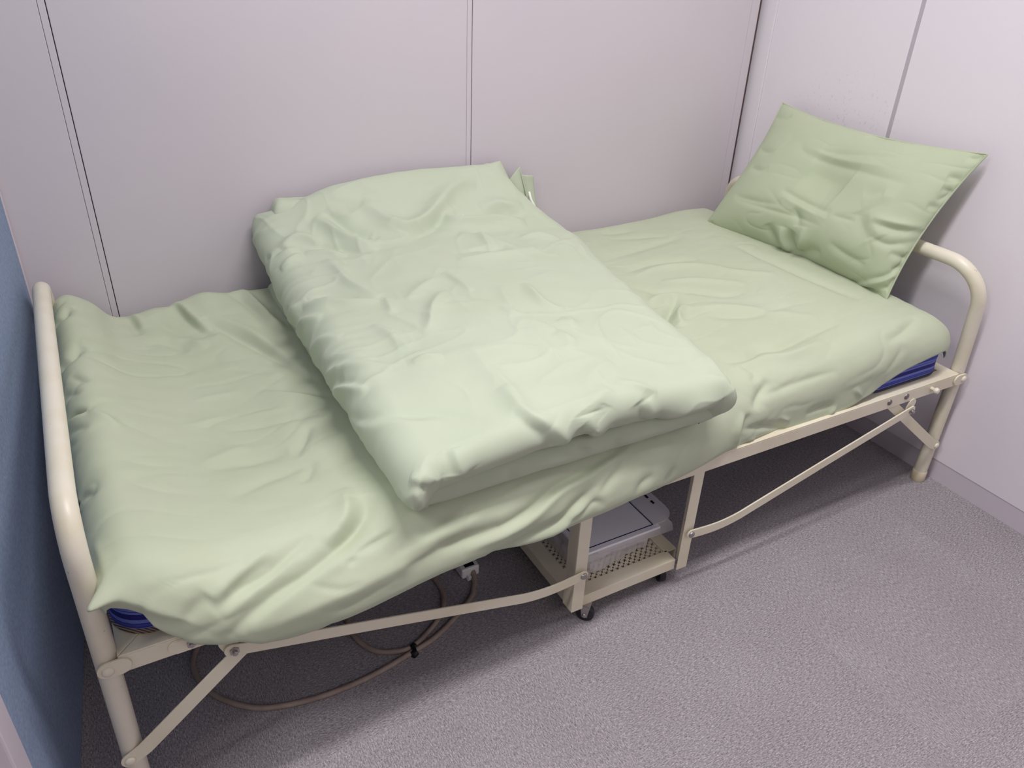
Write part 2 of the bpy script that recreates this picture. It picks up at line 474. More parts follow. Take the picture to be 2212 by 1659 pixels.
# braces from leg to rail, long folding links, small cranks
def linkage(mx, y, out):
    X = (lambda x: x) if mx < 0 else (lambda x: 1.72-x)
    o = out
    gbar = G().bar([(X(-0.114), 0.126), (X(-0.09), 0.139), (X(0.148), 0.327)], 0.026, y, y+0.003)
    # the strap is set back behind the rail at its upper end
    gbar.v = [(a, b-o*max(0.0, min(1.0, (c-0.126)/0.16))*0.008, c) for a, b, c in gbar.v]
    br = gbar.build('leg_brace', M_PAINT2, bed, 40, 0.0007)
    G().rivet((X(-0.114), y if o < 0 else y+0.003, 0.126), (0, o, 0), 0.008, 0.005).build('rivet', M_PAINT, br, 50)
    G().rivet((X(0.148), 0.9332 if o < 0 else 1.8288, 0.327), (0, o, 0), 0.0075, 0.004).build('rivet', M_DARKSTEEL, br, 50)
    pts = spline([(X(0.060), 0.286, 0), (X(0.32), 0.221, 0), (X(0.545), 0.1635, 0), (X(0.59), 0.1525, 0), (X(0.63), 0.1475, 0), (X(0.67), 0.1475, 0), (X(0.722), 0.1525, 0)], 4)
    yl = y-0.0045 if o < 0 else y+0.0045
    lk = G().bar([(p.x, p.y) for p in pts], 0.0225, yl, yl+0.0035).build('folding_link', M_PAINT2, bed, 40, 0.0007)
    ye = yl if o < 0 else yl+0.0035
    G().lathe((X(0.064), ye, 0.285), (0, o, 0), [(0.008, 0), (0.008, 0.003), (0.0045, 0.0035), (0.0045, 0.008), (0.003, 0.009)], 6).build('bolt', M_STEEL, lk, 30)
    G().rivet((X(0.722), ye, 0.1525), (0, o, 0), 0.0075, 0.0045).build('rivet', M_STEEL, lk, 50)
    # crank lug behind the outer end of the link
    G().bar([(X(0.060), 0.2885), (X(0.056), 0.300)], 0.026, y+(0.003 if o < 0 else -0.003), y+(0.006 if o < 0 else 0.0)).build('crank_lug', M_PAINT2, bed, 40)
linkage(-1, 0.9285, -1); linkage(1, 0.9285, -1)
linkage(-1, 1.832, 1); linkage(1, 1.832, 1)
# studs on the front rail
G().lathe((1.724, 0.9335, 0.327), (0, -1, 0), [(0.0045, 0), (0.0045, 0.012), (0.008, 0.012), (0.0085, 0.015), (0.006, 0.020), (0.001, 0.0215)], 16).build('stop_stud', M_PAINT, rf, 40)
G().rivet((1.633, 0.9335, 0.327), (0, -1, 0), 0.008, 0.004).build('rivet', M_DARKSTEEL, rf, 50)
tb = G().bar([(-0.012, 0.325), (0.03, 0.325)], 0.024, 0.929, 0.9325).build('stop_tab', M_PAINT2, rf, 40)
G().lathe((0.008, 0.929, 0.325), (0, -1, 0), [(0.007, 0), (0.007, 0.003), (0.004, 0.0035), (0.004, 0.006)], 6).build('bolt', M_STEEL, bed, 30)

# middle frame with castors and perforated shelf
def post(x0, x1, y0, y1):
    g = G(); t = 0.0022
    g.box(x0, x1, y0, y0+t, 0.047, 0.335)
    g.box(x0, x0+t, y0+t, y1, 0.047, 0.335) if x0 < 0.9 else g.box(x1-t, x1, y0+t, y1, 0.047, 0.335)
    return g.build('post', M_PAINT2, bed, None, 0.001)
post(0.708, 0.736, 0.934, 0.968); post(0.984, 1.012, 0.934, 0.968)
def post_b(x0, x1, y0, y1):
    g = G(); t = 0.0022
    g.box(x0, x1, y1-t, y1, 0.047, 0.335)
    g.box(x0, x0+t, y0, y1-t, 0.047, 0.335) if x0 < 0.9 else g.box(x1-t, x1, y0, y1-t, 0.047, 0.335)
    return g.build('post', M_PAINT2, bed, None, 0.001)
post_b(0.708, 0.736, 1.794, 1.828); post_b(0.984, 1.012, 1.794, 1.828)
ym0, ym1, xm0, xm1 = 0.941, 1.820, 0.712, 1.008
def shelf_bar(along, a0, a1, c, inw):
    g = G(); w, t, z1, z0 = 0.033, 0.002, 0.0735, 0.046
    if along == 'x':
        g.box(a0, a1, min(c, c+inw*w), max(c, c+inw*w), z1-t, z1); g.box(a0, a1, min(c, c+inw*t), max(c, c+inw*t), z0, z1-t)
    else:
        g.box(min(c, c+inw*w), max(c, c+inw*w), a0, a1, z1-t, z1); g.box(min(c, c+inw*t), max(c, c+inw*t), a0, a1, z0, z1-t)
    return g.build('shelf_bar', M_PAINT2, bed, None, 0.001)
shelf_bar('x', 0.737, 0.983, ym0, 1); shelf_bar('x', 0.737, 0.983, ym1, -1)
shelf_bar('y', 0.969, 1.793, xm0, 1); shelf_bar('y', 0.969, 1.793, xm1, -1)

def perforated(x0, x1, y0, y1, z, pitch):
    """flat sheet pierced by staggered rows of crosses and round holes"""
    V = []; F = []
    nx, ny = int(round((x1-x0)/pitch)), int(round((y1-y0)/(pitch/2)))
    px, py = (x1-x0)/nx, (y1-y0)/ny
    for j in range(ny):
        cross = j % 2 == 0
        ya, yb = y0+j*py, y0+(j+1)*py; cy = (ya+yb)/2
        offs = [x0+i*px for i in range(nx)] if cross else [x0+(i+0.5)*px for i in range(nx-1)]
        if not cross:
            for xa, xb in ((x0, x0+px/2), (x1-px/2, x1)):
                n = len(V); V += [(xa, ya, z), (xb, ya, z), (xb, yb, z), (xa, yb, z)]; F.append((n, n+1, n+2, n+3))
        for xa in offs:
            xb = xa+px; cx = (xa+xb)/2; n = len(V)
            V += [(xb, cy, z), (xb, yb, z), (cx, yb, z), (xa, yb, z), (xa, cy, z), (xa, ya, z), (cx, ya, z), (xb, ya, z)]
            ids = []
            for k in range(8):
                a = 2*math.pi*k/8
                if cross and k % 2:
                    ux, uy = math.cos(a), math.sin(a); ids.append([len(V), len(V)+1])
                    V += [(cx+ux*0.0043+uy*0.0011, cy+uy*0.0043-ux*0.0011, z), (cx+ux*0.0043-uy*0.0011, cy+uy*0.0043+ux*0.0011, z)]
                else:
                    r = 0.0017 if cross else 0.0022
                    ids.append([len(V)]); V.append((cx+r*math.cos(a), cy+r*math.sin(a), z))
            for k in range(8):
                q_ = (k+1) % 8
                F.append((ids[k][-1], n+k, n+q_, ids[q_][0]))
                if len(ids[k]) == 2: F.append((ids[k][0], n+k, ids[k][1]))
    return V, F
pv, pf = perforated(0.745, 0.976, 0.974, 1.787, 0.0705, 0.0144)
shelf = link('perforated_shelf', pv, pf, M_PAINT2, bed, None)
for (x, y) in ((0.744, 0.942), (0.962, 0.972), (0.735, 1.805), (0.985, 1.805)):
    ca = bpy.data.objects.new('caster', None); ca.location = (x, y, 0.0); COL.objects.link(ca)
    turn = 0.75 if x < 0.9 else -0.3
    ca.parent = bed; ca.matrix_parent_inverse = world_of(bed).inverted(); ca.empty_display_size = 0.03
    xx, yy = x+0.008, y-0.004
    G().lathe((xx-0.009, yy, 0.0195), (1, 0, 0), [(0.010, 0), (0.013, 0.0005), (0.0185, 0.002), (0.0195, 0.005), (0.0195, 0.013), (0.0185, 0.016), (0.013, 0.0175), (0.010, 0.018)], 24).build('wheel', M_RUBBER, ca, 40)
    g = G()
    for sx in (-0.0115, 0.0095):
        g.prism([(xx+sx, yy-0.011, 0.047), (xx+sx, yy-0.006, 0.014), (xx+sx, yy+0.006, 0.014), (xx+sx, yy+0.011, 0.047)], (0, 0, 0), (0.002, 0, 0))
    g.box(xx-0.0115, xx+0.0115, yy-0.011, yy+0.011, 0.044, 0.047)
    g.build('fork', M_STEEL, ca, None, 0.0008)
    G().rivet((xx-0.0115, yy, 0.0195), (-1, 0, 0), 0.005, 0.003).build('axle', M_STEEL, ca, 40)
    ca.rotation_euler = (0, 0, turn)

# ==CLOTH BEGIN
def perlin(p, seed=0):
    rs = np.random.RandomState(seed); perm = rs.permutation(256); perm = np.concatenate([perm, perm])
    grads = rs.normal(size=(256, 3)); grads /= np.linalg.norm(grads, axis=1)[:, None]
    pi = np.floor(p).astype(int); pf = p-pi; u = pf*pf*pf*(pf*(pf*6-15)+10)
    out = np.zeros(len(p))
    for dx in (0, 1):
        for dy in (0, 1):
            for dz in (0, 1):
                h = perm[(perm[(perm[(pi[:, 0]+dx) & 255]+pi[:, 1]+dy) & 255]+pi[:, 2]+dz) & 255]
                d = np.einsum('ij,ij->i', grads[h], pf-np.array([dx, dy, dz]))
                w = (u[:, 0] if dx else 1-u[:, 0])*(u[:, 1] if dy else 1-u[:, 1])*(u[:, 2] if dz else 1-u[:, 2])
                out += w*d
    return out

def interp(x, tab):
    a = np.array(tab); return np.interp(x, a[:, 0], a[:, 1])
def smooth_interp(x, tab):
    """cubic (Catmull-Rom) interpolation of a table"""
    a = np.array(tab); xs, ys = a[:, 0], a[:, 1]
    x = np.clip(x, xs[0], xs[-1]); i = np.clip(np.searchsorted(xs, x)-1, 0, len(xs)-2)
    m_ = np.gradient(ys, xs); h = xs[i+1]-xs[i]; t = (x-xs[i])/h
    return (2*t**3-3*t**2+1)*ys[i]+(t**3-2*t**2+t)*h*m_[i]+(-2*t**3+3*t**2)*ys[i+1]+(t**3-t**2)*h*m_[i+1]

def roll(s, R, h, r2):
    """edge profile: arc length s -> (outward, drop): quarter turn R, straight h, inward curl r2"""
    q = np.pi/2*R
    out = np.where(s < q, R*np.sin(np.minimum(s, q)/R), R)
    drop = np.where(s < q, R*(1-np.cos(np.minimum(s, q)/R)), R+np.clip(s-q, 0, h))
    a = np.clip((s-q-h)/r2, 0, np.pi*0.98)
    out = out-r2*(1-np.cos(a)); drop = drop+r2*np.sin(a)
    return out, drop

def grid_faces(nu, nv):
    i, j = np.meshgrid(np.arange(nu-1), np.arange(nv-1), indexing='ij')
    a = (i*nv+j).ravel()
    return np.stack([a, a+nv, a+nv+1, a+1], 1)

def grid_normals(P, nu, nv):
    Q = P.reshape(nu, nv, 3); du = np.gradient(Q, axis=0); dv = np.gradient(Q, axis=1)
    n = np.cross(du, dv); n /= np.linalg.norm(n, axis=2)[:, :, None]+1e-12
    return n.reshape(-1, 3)

def apply_strokes(P, N, strokes, gain=1.0):
    """strokes: (amp, width, skew, polyline of surface points); a raised or sunk fold along each line"""
    D = np.zeros(len(P))
    for amp, w, skew, pts in strokes:
        pts = np.array([(p.x, p.y, p.z) for p in spline([tuple(q_) for q_ in pts], 6)]) if len(pts) > 2 else np.array(pts, float)
        lo = pts.min(0)-4*w; hi = pts.max(0)+4*w
        sel = np.where(np.all((P > lo) & (P < hi), axis=1))[0]
        if not len(sel): continue
        Q = P[sel]; nq = N[sel]
        best = np.full(len(sel), 1e9); sd = np.zeros(len(sel)); tt = np.zeros(len(sel))
        seg = pts[1:]-pts[:-1]; ln = np.linalg.norm(seg, axis=1); cum = np.concatenate([[0], np.cumsum(ln)])
        for k in range(len(seg)):
            if ln[k] < 1e-9: continue
            r = Q-pts[k]; t = np.clip(r@seg[k]/ln[k]**2, 0, 1)
            dv = r-t[:, None]*seg[k]; d = np.linalg.norm(dv, axis=1)
            side = np.einsum('ij,ij->i', np.cross(np.broadcast_to(seg[k]/ln[k], dv.shape), dv), nq)
            better = d < best
            best = np.where(better, d, best); sd = np.where(better, side, sd); tt = np.where(better, (cum[k]+t*ln[k])/cum[-1], tt)
        sgn = np.sign(sd)
        ww = w*np.where(sgn > 0, 1+skew, 1-skew)
        taper = np.clip(np.sin(np.pi*np.clip(tt, 0, 1)), 0, 1)**0.6
        x = best/ww
        D[sel] += gain*amp*np.exp(-np.abs(x)**1.5)*taper
    return P+N*D[:, None]

# ---- bed sheet
SH = dict(x0=-0.034, x1=1.712)
def sheet_base(nu=430, nv=300):
    x0, x1 = SH['x0'], SH['x1']
    Lx0, Lx1 = 0.086, 0.122
    u = np.linspace(x0-Lx0, x1+Lx1, nu)
    hem = [(-0.2, 0.462), (-0.09, 0.460), (-0.05, 0.428), (-0.02, 0.392), (0.01, 0.358), (0.04, 0.344), (0.10, 0.338), (0.20, 0.337), (0.41, 0.328), (0.59, 0.329), (0.72, 0.329), (0.85, 0.324), (0.97, 0.321), (1.04, 0.327),
           (1.14, 0.333), (1.27, 0.338), (1.43, 0.345), (1.50, 0.362), (1.58, 0.395), (1.70, 0.419), (1.9, 0.425)]
    yfr = [(-0.2, 0.914), (-0.05, 0.905), (0.02, 0.882), (0.1, 0.868), (0.2, 0.864), (0.4, 0.879), (0.7, 0.888), (0.85, 0.900), (0.95, 0.916), (1.05, 0.928), (1.15, 0.938), (1.3, 0.942), (1.5, 0.940), (1.9, 0.938)]
    zf = [(-0.2, 0.503), (-0.03, 0.503), (0.07, 0.470), (0.2, 0.455), (0.4, 0.462), (0.8, 0.465), (1.1, 0.470), (1.4, 0.485), (1.62, 0.500), (1.75, 0.497), (1.9, 0.49)]
    zm = [(-0.2, 0.522), (-0.04, 0.522), (0.04, 0.475), (0.16, 0.444), (0.3, 0.456), (0.6, 0.465), (1.0, 0.475), (1.3, 0.492), (1.6, 0.515), (1.72, 0.512), (1.9, 0.505)]
    zbk = [(-0.2, 0.545), (-0.05, 0.545), (-0.015, 0.517), (0.01, 0.483), (0.04, 0.473), (0.10, 0.482), (0.14, 0.483), (0.177, 0.496), (0.21, 0.503), (0.26, 0.494), (0.37, 0.489), (0.8, 0.495), (1.2, 0.507), (1.35, 0.504), (1.52, 0.510), (1.66, 0.519), (1.76, 0.512), (1.9, 0.505)]
    xc = np.clip(u, x0-0.06, x1+0.06)
    yF = smooth_interp(xc, yfr); hz = smooth_interp(xc, hem); zF = smooth_interp(xc, zf)
    Rf = np.interp(xc, [-0.1, -0.03, 0.1, 0.95, 1.2, 1.5, 1.9], [0.058, 0.066, 0.112, 0.112, 0.095, 0.082, 0.075])
    y0 = yF+Rf; Rb = 0.055; y1 = 1.846-Rb
    r2 = 0.028
    cf = np.interp(xc, [-0.04, 0.06, 1.05, 1.3], [0.0, 0.62, 0.62, 0.0])
    D = zF-hz
    strf = np.clip(D-Rf-r2*np.sin(np.minimum(cf*np.pi, np.pi/2)), 0.0, 1)
    Lf = np.where(D < Rf, Rf*np.arccos(np.clip(1-D/Rf, -1, 1)), np.pi/2*Rf+strf+r2*np.pi*cf)
    Lb = np.pi/2*Rb+0.06
    V = np.linspace(0, 1, nv)
    # denser at the front
    U, W = np.meshgrid(u, V, indexing='ij')
    ya = (y0-Lf)[:, None]; yb = y1+Lb
    Y = ya+(yb-ya)*W
    Y0 = y0[:, None]+0*Y
    ox = np.where(U < x0, U-x0, np.where(U > x1, U-x1, 0.0))
    oy = np.where(Y < Y0, Y-Y0, np.where(Y > y1, Y-y1, 0.0))
    L = (np.abs(ox)**2.8+np.abs(oy)**2.8)**(1/2.8)+1e-12
    wx, wy = np.abs(ox)/L, np.abs(oy)/L
    RX = np.where(ox < 0, 0.068, 0.075); RY = np.where(oy < 0, Rf[:, None], Rb)
    R = (RX*wx**2+RY*wy**2)/(wx**2+wy**2+1e-9); R = np.where(L < 1e-9, 0.05, R)
    h = np.where(oy < 0, strf[:, None], 0.06)*wy**2+0.04*wx**2
    out, drop = roll(L, R, h, r2)
    bx = np.clip(U, x0, x1); by = np.clip(Y, Y0, y1)
    H_ = np.hypot(ox, oy)+1e-12
    sq = (1/np.maximum(np.maximum(np.abs(ox), np.abs(oy))/H_, 0.7))**0.45
    X3 = bx+ox/H_*out*sq; Y3 = by+oy/H_*out*sq
    t = np.clip((by-Y0)/(y1-Y0), 0, 1)
    xq = np.clip(U, x0-0.055, x1+0.06)
    a, b, c = smooth_interp(xq, zf), smooth_interp(xq, zm), smooth_interp(xq, zbk)
    ztop = a*(1-t)*(1-2*t)+b*4*t*(1-t)+c*t*(2*t-1)
    Z3 = ztop-drop
    P = np.stack([X3, Y3, Z3], 2).reshape(-1, 3)
    # slack cloth: broad undulation
    q_ = P*np.array([2.2, 3.0, 4.0])
    n = grid_normals(P, nu, nv)
    P = P+n*(0.006*perlin(q_, 3)+0.003*perlin(P*np.array([7., 4., 9.]), 4))[:, None]
    return P, nu, nv

# ---- folded duvet: a thick upper layer over a thinner lower one
def slab(x0, x1, y0, y1, ztop, Rl, Rr, Rf, Rb, nu, nv, turn=0.97, warp=None, corner=0.9):
    """padded layer: top rectangle with rolled edges (x0(t), x1(t) functions of depth t)"""
    Lx0, Lx1, Ly0, Ly1 = [np.pi*turn*r for r in (Rl, Rr, Rf, Rb)]
    def axis(n, a, b, la, lb):
        # extra samples on the rolled edges
        na, nb = int(n*0.2), int(n*0.2)
        return np.concatenate([np.linspace(-la, 0, na, endpoint=False), np.linspace(0, 1, n-na-nb, endpoint=False)*(b-a), np.linspace(0, lb, nb)+(b-a)])
    ys = axis(nv, y0, y1, Ly0, Ly1)
    us = axis(nu, 0, 1, Lx0, Lx1)
    U, Yv = np.meshgrid(us, ys, indexing='ij')
    oy = np.where(Yv < 0, Yv, np.where(Yv > y1-y0, Yv-(y1-y0), 0.0))
    ox = np.where(U < 0, U, np.where(U > 1, U-1, 0.0))
    by = np.clip(Yv, 0, y1-y0)+y0; t = (by-y0)/(y1-y0); s = np.clip(U, 0, 1)
    bx = x0(t)+(x1(t)-x0(t))*s
    L = np.hypot(ox, oy)+1e-12; wx, wy = (ox/L)**2, (oy/L)**2
    RX = np.where(ox < 0, Rl, Rr); RY = np.where(oy < 0, Rf, Rb)
    R = (RX*wx+RY*wy)/(wx+wy+1e-9); R = np.where(L < 1e-9, Rl, R)
    a = np.minimum(L/R, np.pi*turn)
    sq = (1.0/np.sqrt(np.maximum(np.maximum(wx, wy), 0.5)))**corner
    out = R*np.sin(a)*sq; drop = R*(1-np.cos(a))
    X3 = bx+ox/L*out; Y3 = by+oy/L*out; Z3 = ztop(bx, by, s, t)-drop
    if warp is not None: X3, Y3, Z3 = warp(X3, Y3, Z3)
    return np.stack([X3, Y3, Z3], 2).reshape(-1, 3), nu, nv

def duvet_parts():
    def zt(x, y, s, t):
        base = np.interp(t, [0, 0.25, 0.6, 0.8, 1.0], [0.561, 0.584, 0.592, 0.603, 0.648])
        crown = 0.022*np.sin(np.pi*np.clip(s, 0, 1))**1.5
        return base+crown*(1-0.3*t)
    def sweep(X, Y, Z):
        # the far end leans up against the wall
        k = np.clip((Y-1.66)/0.17, 0, 1.1)
        g_ = np.clip((X-0.36)/0.2, 0, 1); g_ = g_*g_*(3-2*g_)
        lift = k*k*(0.022+0.036*g_+0.026*np.clip((X-0.4)/0.6, 0, 1))
        w = np.clip((Z-0.50)/0.09, 0, 1)
        return X, np.minimum(Y, 1.846), Z+lift*w
    top = slab(lambda t: np.interp(t, [0, 0.15, 1], [0.398, 0.392, 0.402]),
               lambda t: smooth_interp(t, [(0, 0.952), (0.1, 0.972), (0.3, 0.985), (0.6, 1.03), (0.78, 1.055), (0.9, 1.02), (1, 0.965)]),
               0.926, 1.800, zt, 0.057, 0.058, 0.036, 0.044, 300, 330, 0.96, sweep)
    low = slab(lambda t: 0.385+0*t, lambda t: np.interp(t, [0, 0.3, 1], [0.955, 0.975, 1.03]), 0.937, 1.78,
               lambda x, y, s, t: 0.507+0*t, 0.027, 0.03, 0.029, 0.03, 160, 140, 0.97)
    def zc(x, y, s, t): return 0.703+0.006*np.sin(9*x)+0*t
    def stretch(X, Y, Z): return X, np.minimum(Y, 1.845), 0.708-(0.708-Z)*1.8
    back = slab(lambda t: 0.418+0*t, lambda t: 0.60+0*t, 1.822, 1.834, zc, 0.026, 0.02, 0.030, 0.012, 70, 50, 0.97, stretch)
    return top, low, back

# ---- pillow
PC = dict(A=(1.628, 1.702, 0.500), B=(1.846, 1.690, 0.846), C=(1.850, 1.060, 0.850), D=(1.690, 1.095, 0.502))
def pillow_base(nu=230, nv=170):
    A, B, C, D = [np.array(PC[k]) for k in 'ABCD']
    u = 0.5-0.5*np.cos(np.linspace(0, np.pi, nu)); u = 0.6*u+0.4*np.linspace(0, 1, nu)
    v = 0.5-0.5*np.cos(np.linspace(0, np.pi, nv)); v = 0.6*v+0.4*np.linspace(0, 1, nv)
    U, V = np.meshgrid(u, v, indexing='ij')          # u: along the width A->D, v: bottom->top
    eu, ev = 4*U*(1-U), 4*V*(1-V)
    Vp = V+0.060*np.minimum(1-2*V, 0)*eu*(1-ev)                     # edges pulled in between the corners
    Vp = Vp-0.012*eu*(1-V)**3
    Up = U+0.035*(1-2*U)*ev*(1-eu)
    Pm = ((1-Up)*(1-Vp))[..., None]*A+(Up*(1-Vp))[..., None]*D+(Up*Vp)[..., None]*C+((1-Up)*Vp)[..., None]*B
    Pm = Pm+(eu*(1-V)**2.5)[..., None]*np.array([0.050, 0.0, 0.0])
    n = np.cross(D-A, B-A).astype(float); n /= np.linalg.norm(n)
    if n[0] > 0: n = -n
    fu = 1-np.abs(2*U-1)**2.6; fv = 1-np.abs(2*V-1)**2.4
    T = (np.clip(fu, 0, 1)*np.clip(fv, 0, 1))**0.55
    low = 1+0.42*(1-2*V)
    hollow = 1-0.30*np.exp(-((U-0.52)/0.22)**2-((V-0.55)/0.22)**2)
    F = Pm+n*(0.074*T*low*hollow)[..., None]
    Bk = Pm-n*(0.050*T*low)[..., None]
    return F.reshape(-1, 3), Bk.reshape(-1, 3), nu, nv, n
# ==CLOTH END

